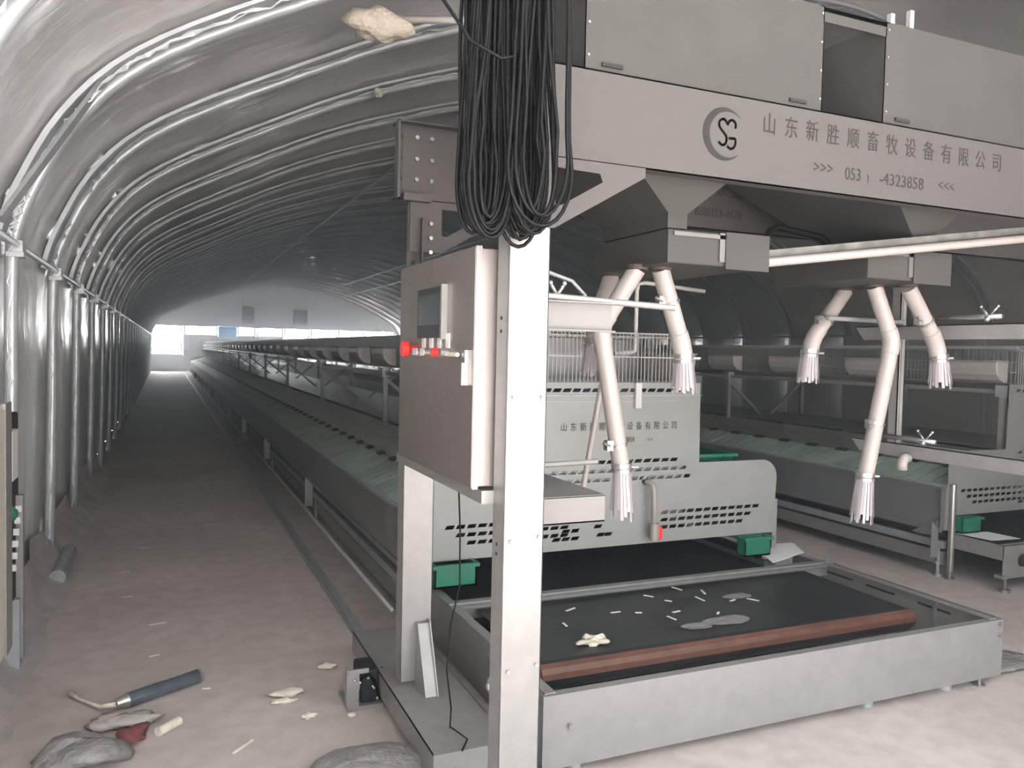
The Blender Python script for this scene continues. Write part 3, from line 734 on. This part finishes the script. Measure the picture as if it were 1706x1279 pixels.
# lettering and emblem on the front beam
cells = [(c, 1.905 + i * .0968, 2.372 , .078, .80) for i, c in enumerate(COMPANY)]
cells += [('>>>', 2.155, 2.258, .060, .9), ('053', 2.298, 2.250, .064, .85), (')', 2.372, 2.252, .038, 1.0), ('-4323858', 2.545, 2.250, .064, .95), ('<<<', 2.785, 2.258, .060, .9)]
text_mesh('lettering', cells, 'ink', fb, lambda p: Vector((p.x, YF - .001 + p.y * .5, p.z)), 'dark company lettering and phone number on the beam')
lg = MB(); cxl, czl, RR = 1.715, 2.342, .088
def arcp(cx_, cz_, r, a0, a1, n): return [(cx_ + r * math.cos(math.radians(a0 + (a1 - a0) * i / n)), cz_ + r * math.sin(math.radians(a0 + (a1 - a0) * i / n))) for i in range(n + 1)]
o_ = arcp(cxl, czl, RR, 48, 312, 30); i_ = arcp(cxl + .016, czl, RR * .865, 52, 308, 30)
for k in range(30):
    lg.prism([o_[k], o_[k + 1], i_[k + 1], i_[k]], 'y', YF - .0012, YF - .0002)
def stroke(pts2, w=.009):
    for (a, b), (c, d) in zip(pts2, pts2[1:]):
        L = math.hypot(c - a, d - b) or 1; nx_, nz_ = -(d - b) / L * w / 2, (c - a) / L * w / 2
        ex, ez = (c - a) / L * .002, (d - b) / L * .002
        lg.prism([(a - ex + nx_, b - ez + nz_), (c + ex + nx_, d + ez + nz_), (c + ex - nx_, d + ez - nz_), (a - ex - nx_, b - ez - nz_)], 'y', YF - .0012, YF - .0002)
sx = cxl + .004
def smooth2(P, k=4):
    out = []
    for i in range(len(P) - 1):
        p0, p1, p2, p3 = [Vector(P[max(0, min(len(P) - 1, j))]) for j in (i - 1, i, i + 1, i + 2)]
        for t in [q / k for q in range(k)]:
            out.append(tuple(0.5 * ((2 * p1) + (p2 - p0) * t + (2 * p0 - 5 * p1 + 4 * p2 - p3) * t * t + (3 * p1 - p0 - 3 * p2 + p3) * t ** 3)))
    return out + [tuple(P[-1])]
for path in ([(12, 36), (0, 51), (-14, 52), (-26, 40), (-23, 22), (-8, 8), (6, -6), (9, -22), (2, -36), (-12, -40), (-26, -30)],
             [(12, 36), (22, 52), (37, 53), (48, 42), (47, 27)],
             [(20, -12), (34, -12), (47, -12), (50, -28), (42, -44), (27, -50), (13, -42)]):
    stroke(smooth2([(cxl + .002 + .00092 * a_, czl + .00092 * b_) for a_, b_ in path]), .0085)
lg.build('emblem', 'ink', fb, label='round two-letter emblem')
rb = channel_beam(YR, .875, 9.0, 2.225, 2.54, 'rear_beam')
rcells = [(c, -(2.05 + i * .0968), 2.41, .078, .8) for i, c in enumerate(reversed(COMPANY))]
# same lettering seen from behind on the rear beam (cut through the sheet)
mcell = [(c, 2.03 + i * .095, 2.40, .078, .80) for i, c in enumerate(COMPANY)] + [('0536-4323858', 2.42, 2.29, .062, .8)]
text_mesh('reversed_lettering', mcell, 'ink', rb, lambda p: Vector((4.95 - p.x, YR - .001 + p.y * .5, p.z)), 'mirror-reversed lettering seen through the sheet')
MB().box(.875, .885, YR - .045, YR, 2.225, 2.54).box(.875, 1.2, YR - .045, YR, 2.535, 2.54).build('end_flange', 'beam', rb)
for i, x in enumerate((.90, .965, 1.03)):
    for j, z in enumerate((2.485, 2.395, 2.31)):
        if i == 0: MB().cyl((x, YR - .002, z), (x, YR + .001, z), .008, 10).build('bolt_hole', 'dark', rb)
        else: MB().cyl((x, YR - .014, z), (x, YR, z), .009, 6).build('bolt', 'zinc', rb)
# pillars (channel section)
def pillar(x0, x1, y, d, z0, z1, nm='pillar'):
    b = MB(); b.box(x0, x1, y, y + .005, z0, z1).box(x0, x0 + .005, y, y + d, z0, z1).box(x1 - .005, x1, y, y + d, z0, z1)
    return b.build(nm, 'galv', ga, bevel=.0015)
p1 = pillar(.94, 1.076, YF - .002, .085, 0.06, 2.195)
for (x, z) in ((.965, 1.46), (1.06, 1.46), (.965, 1.02), (1.06, 1.03), (.965, .62), (1.06, .63), (.96, 1.95)):
    MB().cyl((x, YF - .002, z), (x, YF - .010, z), .007, 6).build('bolt', 'zinc', p1)
for z in (1.70, 1.66, 1.005, .975):
    MB().cyl((.941, YF + .045, z), (.938, YF + .045, z), .006, 8).build('bolt_hole', 'dark', p1)
p2 = pillar(.935, 1.072, YR + .01, .085, .16, 1.13)
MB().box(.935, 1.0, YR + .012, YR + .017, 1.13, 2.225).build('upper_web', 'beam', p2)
for z in (2.07, 2.02, 1.965):
    MB().cyl((.96, YR + .008, z), (.96, YR + .012, z), .008, 10).build('bolt_hole', 'dark', p2)
def gusset(y, nm, x0=1.075, z1=2.192):
    cu = bpy.data.curves.new('c', 'CURVE'); cu.dimensions = '2D'; cu.fill_mode = 'BOTH'; cu.extrude = .0025
    for poly in ([(x0 - .13, z1), (x0 + .33, z1), (x0 + .33, z1 - .03), (x0 + .01, z1 - .215), (x0 - .13, z1 - .215)],
                 [(x0 + .01, z1 - .03), (x0 + .165, z1 - .035), (x0 + .175, z1 - .06), (x0 + .03, z1 - .145), (x0 + .01, z1 - .14)]):
        sp = cu.splines.new('POLY'); sp.points.add(len(poly) - 1)
        for p, q in zip(sp.points, poly): p.co = (q[0], q[1], 0, 1)
        sp.use_cyclic_u = True
    ob = bpy.data.objects.new('c', cu); COL.objects.link(ob)
    me = bpy.data.meshes.new_from_object(ob.evaluated_get(bpy.context.evaluated_depsgraph_get())); bpy.data.objects.remove(ob)
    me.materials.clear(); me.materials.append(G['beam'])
    me.transform(Matrix.Translation((0, y, 0)) @ Matrix.Rotation(PI / 2, 4, 'X'))
    o = bpy.data.objects.new(nm, me); COL.objects.link(o); o.parent = ga; o.matrix_parent_inverse = ga.matrix_basis.inverted(); return o
gusset(YF - .006, 'gusset_plate'); gusset(YR - .006, 'gusset_plate', 1.07, 2.225)
gr_ = MB(); gr_.box(.985, .99, YR - .04, YR, 1.92, 2.15).box(.9, 1.02, YR - .05, YR, 2.215, 2.245); gr_.build('bracket', 'beam', ga)
for z in (2.13, 2.07, 2.01, 1.95):
    MB().cyl((1.03, YR - .02, z), (1.03, YR - .004, z), .009, 6).build('bolt', 'zinc', ga)
# base beam, foot gusset, wheel box
bb = MB(); bb.box(.885, 1.19, 2.66, 4.0, .145, .150).box(.885, .889, 2.66, 4.0, .05, .15).box(1.186, 1.19, 2.9, 4.0, .05, .15).box(.885, 1.19, 2.655, 2.66, .02, .15)
bb.box(.90, 1.17, 2.1, 2.655, .02, .06)
base = bb.build('base_beam', 'galv', ga)
MB().prism([(YR + .01, .42), (YR - .02, .42), (YR - .15, .15), (YR + .01, .15)], 'x', 1.0, 1.05).hexa([(1.05, YR - .16, .15), (1.055, YR - .16, .15), (1.055, YR + .01, .15), (1.05, YR + .01, .15)], [(1.05, YR - .03, .43), (1.055, YR - .03, .43), (1.055, YR + .01, .43), (1.05, YR + .01, .43)]).build('foot_gusset', 'galv', ga)
for p in ((1.0, YR - .07, .152), (1.05, YR - .09, .152)):
    MB().cyl(p, (p[0], p[1], p[2] + .015), .01, 6).build('bolt', 'zinc', base)
for yy in (2.85, 3.85):
    MB().cyl((1.02, yy, .06), (1.055, yy, .06), .06, 20).build('wheel', 'galv_dull', ga, smooth='auto')
# lower rail between the pillars (under the cabinet) and shelf arms
MB().box(.90, .955, YF + .08, YR, 1.125, 1.165).build('cabinet_rail', 'galv', ga)
a1 = MB(); a1.box(1.07, 1.375, 2.33, 2.335, 1.67, 1.765).box(1.07, 1.375, 2.30, 2.34, 1.762, 1.767).box(1.07, 1.375, 2.3, 2.34, 1.67, 1.675); a1.build('upper_arm', 'armsheet', ga)
a2 = MB(); a2.box(1.06, 1.37, 2.33, 2.335, 1.03, 1.12).box(1.06, 1.37, 2.33, 2.85, 1.117, 1.122).box(1.06, 1.37, 2.33, 2.4, 1.03, 1.035); a2.build('lower_arm', 'armsheet', ga)
MB().cyl((1.10, 2.32, 1.782), (1.62, 2.32, 1.762), .011, 10).build('cross_rod', 'galv', ga, smooth='auto')
wb = MB()
for dx in (-.03, .02): wb.cyl((1.165, 2.32, 1.785), (1.165 + dx, 2.31, 1.82), .006, 8).lump((1.165 + dx, 2.31, 1.822), .009, 0, 8, 6)
wb.build('wing_bolt', 'zinc', ga, smooth=True)
MB().cyl((1.06, 2.5, 1.20), (1.50, 2.62, 1.19), .010, 10).build('cross_rod', 'galv', ga, smooth='auto')
# hanging post and rails in the aisle by the right hopper
MB().box(3.385, 3.43, 2.90, 2.905, 1.16, 2.2).box(3.385, 3.39, 2.90, 2.95, 1.16, 2.2).box(3.425, 3.43, 2.9, 2.95, 1.16, 2.2).box(3.398, 3.416, 2.895, 2.9, 1.16, 2.2).build('hanging_post', 'galv', ga)
MB().hexa([(3.38, 3.12, 1.70), (3.385, 3.12, 1.70), (3.385, 1.4, 1.70), (3.38, 1.4, 1.70)], [(3.38, 3.18, 1.77), (3.385, 3.18, 1.77), (3.385, 1.4, 1.77), (3.38, 1.4, 1.77)]).box(3.38, 3.42, 1.4, 3.18, 1.765, 1.77).build('upper_rail', 'galv', ga)
MB().hexa([(3.38, 3.12, 1.115), (3.385, 3.12, 1.115), (3.385, 1.4, 1.115), (3.38, 1.4, 1.115)], [(3.38, 3.18, 1.18), (3.385, 3.18, 1.18), (3.385, 1.4, 1.18), (3.38, 1.4, 1.18)]).box(3.38, 3.45, 1.4, 3.18, 1.175, 1.18).build('lower_rail', 'galv', ga)
for (y, z) in ((2.42, 1.80), (2.72, 1.21)):
    w_ = MB(); w_.cyl((3.37, y + .25, z), (3.37, y - .06, z), .012, 10)
    for dy in (-.04, .04): w_.cyl((3.37, y, z), (3.37, y + dy, z + .045), .005, 8).lump((3.37, y + dy, z + .045), .008, 0, 8, 6)
    w_.lump((3.36, y, z - .01), .014, 0, 8, 6)
    w_.build('wing_clamp', 'zinc', ga, smooth=True)
MB().cyl((2.80, 2.80, 1.785), (3.36, 2.86, 1.785), .0115, 10).build('cross_rod', 'galv', ga, smooth='auto')
MB().tube([(3.36, 2.8, 1.12), (3.33, 2.8, 1.115), (3.32, 2.8, 1.09), (3.32, 2.8, 1.06)], .025, 12).build('pipe_elbow', 'pvc', ga, smooth=True)
# the channel with the white pipe under the hoppers
tagd(MB().cyl((2.14, 2.46, 1.965), (4.4, 2.28, 2.27), .018, 14).build('pvc_pipe', 'pvc', smooth='auto'), 'long white plastic pipe sloping across below the gantry beam', 'pipe')
tagd(MB().bar((2.15, 2.52, 2.00), (4.4, 2.34, 2.31), .06, .03).build('support_channel', 'dirty'), 'dirty grey channel lying above the long white pipe', 'channel')
hs = MB(); hs.tube([(2.38, 2.75, 2.02), (2.385, 2.75, 2.10), (2.40, 2.75, 2.14), (2.44, 2.75, 2.165), (2.60, 2.75, 2.15), (2.70, 2.75, 2.14), (2.74, 2.75, 2.11), (2.76, 2.75, 2.05), (2.77, 2.75, 2.0)], .016, 10)
tagd(hs.build('hose', 'black', smooth=True), 'thick black hose arching between the two feed outlets', 'hose')

# ------------------------------------------------------------------ hoppers
def pipe_with_nozzle(t, top, bend, low, r=.035, end=None, clamp_at=None, skirt=.13):
    top, bend, low = Vector(top), Vector(bend), Vector(low)
    d1 = (bend - top).normalized(); d2 = (low - bend).normalized()
    pts = [top, bend - d1 * .05, bend - d1 * .02 + d2 * .003, bend + d2 * .02 - d1 * .003, bend + d2 * .05, low]
    p = MB().tube(pts, r, 20).build('drop_pipe', 'pvc', t, smooth='auto')
    q = low; dn = Vector((d2.x * .3, d2.y * .3, -1)).normalized()
    MB().tube([bend - d1 * .06, bend - d1 * .02, bend + d2 * .02, bend + d2 * .06], r * 1.10, 20).build('elbow', 'pvc', p, smooth='auto')
    MB().cyl(q - dn * .03, q - dn * .012, r * 1.2, 20).cyl(q - dn * .005, q + dn * .006, r * 1.2, 20).cyl(q + Vector((r * 1.1, -.01, .012)), q + Vector((r * 1.9, -.02, .012)), .006, 8).build('hose_clamp', 'zinc', p, smooth='auto')
    st = MB(); n = 22
    for k in range(n):
        a = 2 * PI * k / n; rr = r * 1.02; L = skirt * (.9 + .12 * math.sin(k * 2.3))
        a2 = a + .26
        b0 = [q + Vector((rr * math.cos(a), rr * math.sin(a), .01)), q + Vector((rr * math.cos(a2), rr * math.sin(a2), .01))]
        fl2 = 1.32 + .12 * math.sin(k * 1.7)
        b1 = [q + dn * L + Vector((rr * fl2 * math.cos(a), rr * fl2 * math.sin(a), 0)), q + dn * L + Vector((rr * fl2 * math.cos(a2), rr * fl2 * math.sin(a2), 0))]
        cdir = Vector((math.cos(a), math.sin(a), 0)) * .0012
        st.hexa([b0[0], b0[1], b0[1] + cdir, b0[0] + cdir], [b1[0], b1[1], b1[1] + cdir, b1[0] + cdir])
    st.build('strip_skirt', 'clear', p)
    if clamp_at is not None:
        c = top + (bend - top) * clamp_at if clamp_at <= 1 else bend + (low - bend) * (clamp_at - 1)
        dd = d1 if clamp_at <= 1 else d2
        MB().cyl(c - dd * .006, c + dd * .006, r * 1.15, 20).box(c.x - r * 1.7, c.x - r * .9, c.y - .02, c.y + .01, c.z - .02, c.z + .02).cyl(c + Vector((-r * 1.3, -.02, 0)), c + Vector((-r * 2.4, -.03, .012)), .0055, 8).build('pipe_clamp', 'zinc', p, smooth='auto')
    return p
def hopper(x0, x1, fx, bx0, bx1, label, pipes):
    t = thing('feed_hopper', label, 'hopper', ((x0 + x1) / 2, 2.7, 1.93))
    zt, zb = 2.85, 2.485
    b = MB(); b.box(x0, x1, YF + .02, YF + .023, zb, zt).box(x0, x1, YR - .035, YR - .032, zb, zt).box(x0, x0 + .003, YF + .02, YR - .032, zb - .02, zt).box(x1 - .003, x1, YF + .02, YR - .032, zb - .02, zt)
    b.box(x0, x1, YF + .02, YF + .05, zt, zt + .004).box(x0 - .0, x0 + .02, YF + .02, YR - .03, zt, zt + .004).box(x1 - .02, x1, YF + .02, YR - .03, zt, zt + .004)
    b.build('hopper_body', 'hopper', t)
    c = MB()
    for xx in (x0 + .012, x1 - .012):
        for k in range(4): c.cyl((xx, YF + .02, zb + .04 + k * .1), (xx, YF + .015, zb + .04 + k * .1), .004, 8)
    c.build('rivet', 'zinc', t)
    for xx in (x0 + .06, x1 - .15): MB().box(xx, xx + .075, YF + .012, YF + .0199, zb + .012, zb + .024).build('slot', 'dark', t)
    # funnel
    f = MB(); zf0, zf1 = 2.12, 2.47
    T = [(x0 + .003, YF + .08, zf1), (x1 - .003, YF + .08, zf1), (x1 - .003, YR - .03, zf1), (x0 + .003, YR - .03, zf1)]
    M_ = [(x0 + .003 if False else x0 + (fx - x0) * .5, YF + .14, 2.30), (x1 - (x1 - fx) * .32, YF + .14, 2.30), (x1 - (x1 - fx) * .32, YR - .12, 2.30), (x0 + (fx - x0) * .5, YR - .12, 2.30)]
    B = [(fx - .04, 2.47, zf0), (fx + .045, 2.47, zf0), (fx + .045, 2.95, zf0), (fx - .04, 2.95, zf0)]
    C_ = [(p[0], p[1], zf0 - .055) for p in B]
    for lo, hi in ((B, T), (C_, B)):
        f.add(lo + hi, [(0, 1, 5, 4), (1, 2, 6, 5), (2, 3, 7, 6), (3, 0, 4, 7)])
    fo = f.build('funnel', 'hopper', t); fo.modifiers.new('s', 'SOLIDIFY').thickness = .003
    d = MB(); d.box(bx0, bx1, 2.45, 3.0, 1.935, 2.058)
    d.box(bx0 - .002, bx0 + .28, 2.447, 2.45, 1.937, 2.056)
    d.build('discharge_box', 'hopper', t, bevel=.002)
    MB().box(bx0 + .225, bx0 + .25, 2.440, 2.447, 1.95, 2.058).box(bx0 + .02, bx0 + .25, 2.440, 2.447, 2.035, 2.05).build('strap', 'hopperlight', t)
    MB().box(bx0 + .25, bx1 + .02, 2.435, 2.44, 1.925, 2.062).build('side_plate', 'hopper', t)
    for tp_, be, lo_, cl in pipes:
        MB().cyl((tp_[0], tp_[1], 1.945), (tp_[0], tp_[1], 1.925), .042, 18).build('outlet_hole', 'outlet', t)
        pipe_with_nozzle(t, tp_, be, lo_, clamp_at=cl, skirt=.20 if be[2] - lo_[2] > .3 else .13)
    return t
hopper(1.19, 2.155, 1.725, 1.675, 2.11, 'left grey feed hopper on the gantry with three white drop pipes', [
    ((1.735, 2.95, 1.925), (1.64, 2.90, 1.73), (1.62, 2.88, 1.63), None),
    ((1.68, 2.66, 1.93), (1.575, 2.75, 1.70), (1.69, 2.75, 1.13), 1.82),
    ((1.76, 2.62, 1.93), (1.90, 2.66, 1.635), (1.91, 2.66, 1.575), .42)])
hopper(2.455, 3.42, 2.98, 2.66, 3.115, 'right grey feed hopper on the gantry with three white drop pipes', [
    ((3.01, 2.90, 1.925), (2.815, 2.90, 1.69), (2.80, 2.90, 1.61), .62),
    ((2.955, 2.68, 1.93), (3.08, 2.68, 1.685), (2.945, 2.68, 1.05), 1.6),
    ((3.05, 2.58, 1.925), (3.285, 2.62, 1.69), (3.32, 2.62, 1.60), .62)])
lk = MB(); lk.box(2.15, 2.46, YF + .02, YF + .05, 2.835, 2.85).box(2.15, 2.46, YF + .02, YF + .024, 2.80, 2.85)
tagd(lk.build('link_bar', 'hopper'), 'narrow bar joining the tops of the two hoppers', 'bar')
for x, h in ((2.50, .05), (2.60, .08)):
    tagd(MB().box(x, x + .02, YF + .04, YF + .06, 2.852, 2.852 + h).build('upright_tab', 'galv_dull'), '%s metal tab standing on the left top corner of the right hopper' % ('shorter' if h < .06 else 'taller'), 'tab')
tagd(MB().tube([(1.905, 3.3, 1.45), (1.82, 3.3, .96)], .014, 12).build('thin_pipe', 'pvc', smooth='auto'), 'thin slanting white pipe behind the long drop pipe of the left hopper', 'pipe')

# ------------------------------------------------------------------ control cabinet
cc = thing('control_cabinet', 'brushed steel control cabinet with touch screen on the gantry side', 'cabinet', (1, 2.7, 1.18))
XD = .868
MB().box(.893, 1.06, 2.30, 3.12, 1.175, 1.915).build('body', 'stainless', cc, bevel=.003)
MB().box(XD, .889, 2.29, 3.13, 1.17, 1.92).build('door', 'stainless', cc, bevel=.004)
MB().box(XD + .002, .889, 2.286, 2.291, 1.17, 1.92).build('door_edge', 'galv', cc, label='bright folded edge of the door')
hm = MB().box(XD - .018, XD, 2.565, 2.835, 1.64, 1.815).build('touch_screen', 'screenf', cc, bevel=.003)
MB().box(XD - .0195, XD - .0175, 2.585, 2.815, 1.685, 1.79).build('display', 'screen', hm)
MB().box(XD - .02, XD, 2.548, 2.563, 1.635, 1.82).build('side_trim', 'galv', hm)
bt_ = MB(); bt_.cyl((XD, 2.89, 1.60), (XD - .03, 2.89, 1.60), .014, 14); bt_.tube([(XD - .03, 2.89, 1.60), (XD - .038, 2.89, 1.60), (XD - .055, 2.89, 1.60), (XD - .06, 2.89, 1.60)], .03, 18, radii=[.022, .03, .03, .024])
bt_.build('emergency_button', 'red', cc, smooth='auto', label='red mushroom button')
for k, y in enumerate((2.80, 2.71, 2.62, 2.53)):
    MB().box(XD - .004, XD, y - .018, y + .018, 1.605, 1.655).build('switch_tag', 'label', cc)
    s_ = MB(); s_.cyl((XD, y, 1.59), (XD - .03, y, 1.59), .015, 14)
    if k in (0, 1): s_.box(XD - .045, XD - .028, y - .006, y + .006, 1.578, 1.603)
    s_.build('rotary_switch', 'zinc' if k != 2 else 'red', cc, smooth='auto')
MB().cyl((XD - .01, 2.53, 1.585), (XD - .02, 2.38, 1.585), .007, 8).build('key', 'foam', cc)
MB().box(XD - .012, XD, 2.335, 2.365, 1.49, 1.60).box(XD - .02, XD - .01, 2.34, 2.36, 1.49, 1.56).box(XD - .006, XD, 2.36, 2.38, 1.49, 1.55).build('door_lock', 'zinc', cc)
for z in (1.45, 1.25): MB().cyl((.98, 2.298, z), (.98, 2.292, z), .008, 8).build('bolt', 'zinc', cc)

# ------------------------------------------------------------------ cables
def cable_coil(xc, w, y, zb, n, label, seed, spread=.06, top=2.72):
    rnd = random.Random(seed); mb = MB()
    for k in range(n):
        hw = w / 2 * rnd.uniform(.25, 1.0); yy = y + rnd.uniform(-spread, spread); z0 = zb + (1 - hw / (w / 2)) * .05 + rnd.uniform(0, .05)
        cx_ = xc + rnd.uniform(-.4, .4) * (w / 2 - hw) ; pts = []
        j1, j2 = rnd.uniform(-.012, .012), rnd.uniform(-.012, .012)
        tw = rnd.uniform(.35, .9)
        for i in range(7): t = i / 7; pts.append((cx_ - hw * (tw + (1 - tw) * t) + j1 * math.sin(t * 5), yy + .01 * math.sin(t * 4 + k), top - (top - z0 - .16) * t))
        for i in range(13): a = PI + PI * i / 12; pts.append((cx_ + hw * math.cos(a), yy + .012 * math.sin(a + k), z0 + .16 * (1 + math.sin(a))))
        for i in range(7): t = 1 - (i + 1) / 7; pts.append((cx_ + hw * (tw + (1 - tw) * t) + j2 * math.sin(t * 5), yy + .03 * (1 - t) * 0 + .01 * math.sin(t * 3), top - (top - z0 - .16) * t))
        for i in range(1, 6): a = PI * i / 6; pts.append((cx_ + hw * tw * math.cos(a), yy, top + .07 * math.sin(a)))
        mb.tube(pts, .0058, 7, closed=True)
    return tagd(mb.build('cable_coil', 'black', smooth=True), label, 'cable', 'coils of black cable on the gantry')
cable_coil(.815, .165, 2.10, 1.90, 24, 'left coil of black cable hanging in front of the gantry pillar', 1)
cable_coil(.945, .15, 2.10, 1.90, 26, 'right coil of black cable hanging in front of the gantry pillar', 2)
cable_coil(.945, .235, 2.02, 1.93, 4, 'loose wide outer loops of black cable around the two coils', 3, .01)
MB().tube([(.72, 2.10, 2.76), (1.08, 2.10, 2.76), (1.14, 2.14, 2.76), (1.16, 2.30, 2.76), (1.195, 2.30, 2.76)], .012, 10).build('cable_hook', 'galv_dull', ga)
tagd(MB().tube([(.62, 2.12, 2.75), (.66, 2.1, 2.58), (.74, 2.02, 2.42), (.82, 2.0, 2.38), (.87, 2.02, 2.40), (.90, 2.04, 2.50), (.93, 2.05, 2.7)], .005, 8).build('loose_cable', 'black', smooth=True), 'single black cable looping down left across the coils', 'cable')
tagd(MB().tube([(1.07, 2.5, 1.92), (1.16, 2.45, 1.88), (1.26, 2.4, 1.84), (1.29, 2.36, 1.79), (1.25, 2.35, 1.77)], .007, 8).build('grey_cable', 'galv_dull', smooth=True), 'grey cable curving from the pillar onto the upper arm', 'cable')
tagd(MB().tube([(.99, 2.75, 1.17), (.985, 2.7, .95), (.98, 2.68, .75), (.955, 2.7, .60), (.93, 2.66, .45), (.935, 2.62, .33), (.96, 2.70, .22), (1.0, 2.8, .17), (1.03, 2.7, .165), (.98, 2.62, .168)], .0032, 6).build('hanging_wire', 'black', smooth=True), 'thin dark wire dangling from under the control cabinet', 'cable')

# ------------------------------------------------------------------ odds and ends on the floor
mo = thing('gear_motor', 'small dark gear motor with fittings on the floor by the gantry foot', 'motor', (.84, 3.55, 0))
MB().box(.80, .885, 3.44, 3.60, .02, .17).build('housing', 'dark', mo, bevel=.012)
MB().cyl((.80, 3.50, .10), (.745, 3.50, .10), .05, 18).build('motor_body', 'galv_dull', mo, smooth='auto')
MB().box(.74, .90, 3.42, 3.62, .0, .02).box(.735, .745, 3.42, 3.46, .02, .19).box(.745, .79, 3.42, 3.43, .02, .17).box(.74, .83, 3.41, 3.42, .17, .19).build('mounting_plate', 'galv', mo)
for i in range(9):
    rnd = random.Random(i)
    MB().lump((.755 + rnd.uniform(0, .12), 3.425 - rnd.uniform(0, .01), .04 + rnd.uniform(0, .13)), .007, 0, 8, 6).build('bolt', 'zinc', mo)
MB().tube([(.80, 3.43, .14), (.83, 3.40, .17), (.86, 3.42, .12), (.885, 3.43, .04), (.90, 3.45, .1), (.91, 3.5, .15)], .006, 8).build('cable', 'black', mo, smooth=True)
ct = thing('sealant_cartridge', 'blue-grey sealant cartridge lying on the dusty floor', 'cartridge', (-.05, 3.85, .03))
pA, pB = Vector((-.19, 3.78, .034)), Vector((.15, 3.98, .034)); d = (pB - pA).normalized()
MB().cyl(pA + d * .05, pB, .032, 20).build('barrel', 'tube', ct, smooth='auto')
MB().tube([pA - d * .0, pA + d * .05], .03, 16, radii=[.02, .032]).cyl(pB - d * .004, pB + d * .004, .0335, 20).build('end_cap', 'zinc', ct, smooth='auto')
MB().tube([pA, pA + Vector((-.06, .02, -.01)), pA + Vector((-.16, .17, -.02)), pA + Vector((-.19, .22, -.012))], .008, 8, radii=[.012, .008, .006, .014]).build('nozzle', 'foam', ct, smooth=True)
def flo(px_pts, name, m_, label, cat, seed, r, sc):
    tagd(MB().lump((px_pts[0], px_pts[1], r * sc[2] * .8), r, .35, 14, 8, sc, seed).build(name, m_, smooth=True), label, cat)
flo((.52, 3.70), 'foam_lump', 'foam', 'large flat cream foam scrap on the floor left of the gear motor', 'debris', 31, .05, (1.5, .8, .3))
flo((.49, 3.62), 'foam_lump', 'foam', 'cream foam scrap touching the large one on the floor', 'debris', 34, .035, (1.6, .6, .3))
flo((.578, 3.43), 'foam_lump', 'foam', 'small cream foam scrap nearest the camera on the aisle floor', 'debris', 32, .025, (1.3, .8, .5))
flo((.747, 3.94), 'foam_lump', 'foam', 'cream foam scrap beside the gear motor, farthest of the scraps', 'debris', 33, .035, (1.2, .7, .4))
flo((.75, 3.38), 'foam_lump', 'foam', 'tiny cream foam crumb just left of the base beam', 'debris', 35, .015, (1.3, .8, .5))
tagd(MB().cyl((-.02, 3.48, .018), (.06, 3.56, .018), .02, 12).build('foam_stick', 'foam', smooth='auto'), 'thick white foam stick by the red cloth', 'debris')
tagd(MB().cyl((.25, 3.22, .006), (.33, 3.30, .006), .006, 8).build('twig', 'foam'), 'thin pale twig lying on the aisle floor', 'debris')
tagd(MB().lump((-.12, 3.5, .02), .07, .4, 14, 8, (.8, 1.2, .25), 41).build('cloth', 'redcloth', smooth=True), 'crumpled red cloth below the cartridge', 'cloth')
tagd(MB().lump((-.28, 3.33, .05), .13, .35, 18, 10, (1.5, .7, .4), 42).build('plastic_bag', 'plasticfilm', smooth=True), 'crumpled translucent plastic bag at the bottom left of the floor', 'bag')
tagd(MB().lump((-.15, 3.62, .03), .10, .4, 18, 8, (1.4, .6, .25), 47).build('plastic_wrap', 'dust', smooth=True), 'dusty wrinkled wrap under the cartridge', 'wrap')
tagd(MB().lump((.70, 2.85, .04), .17, .08, 20, 10, (1.3, 1.0, .35), 43).build('plastic_bag', 'plasticfilm', smooth=True), 'pale rounded plastic bag at the bottom edge left of the pillar', 'bag')
tagd(MB().lump((3.98, 2.78, .015), .22, .3, 20, 8, (1.5, .55, .10), 44).build('plastic_film', 'plasticfilm', smooth=True), 'crumpled clear plastic film on the floor at the right conveyor corner', 'film')
tagd(MB().tube([(3.85, 2.7, .06), (4.0, 2.75, .01), (4.3, 2.7, .008), (4.8, 2.9, .008)], .006, 8).build('white_cord', 'label', smooth=True), 'white cord trailing right from the conveyor corner', 'cord')
for i, y in enumerate((3.9, 4.4, 4.9, 5.5, 6.1, 6.8, 7.5)):
    x = rl.uniform(-.3, .8)
    tagd(MB().bar((x, y, .002), (x + rl.uniform(.03, .1), y + rl.uniform(-.02, .02), .002), .008, .003).build('straw', 'label'), 'thin pale straw scrap on the aisle floor, %s from the camera' % ordinal(i + 1), 'scrap', 'straw scraps on the aisle floor')

# ------------------------------------------------------------------ dusty haze filling the tunnel
hz = bpy.data.materials.new('dusty_air'); hz.use_nodes = True
nt = hz.node_tree; nt.nodes.remove(nt.nodes['Principled BSDF'])
vs_ = nt.nodes.new('ShaderNodeVolumeScatter'); vs_.inputs['Color'].default_value = (0.88, 0.94, 1.0, 1); vs_.inputs['Density'].default_value = 0.02; vs_.inputs['Anisotropy'].default_value = 0.6
nt.links.new(vs_.outputs[0], nt.nodes['Material Output'].inputs['Volume'])
G['haze'] = hz
hp = [(p.x, p.y) for p in profile(-0.15, 1)]
hm_ = MB().prism([(hp[0][0], .003)] + hp[1:-1] + [(hp[-1][0], .003)], 'y', NEAR_Y - 0.3, FAR_Y + .3).build('dusty_air', 'haze')
hm_['kind'] = 'stuff'; hm_['label'] = 'thin bluish dusty haze filling the whole tunnel'; hm_['category'] = 'haze'
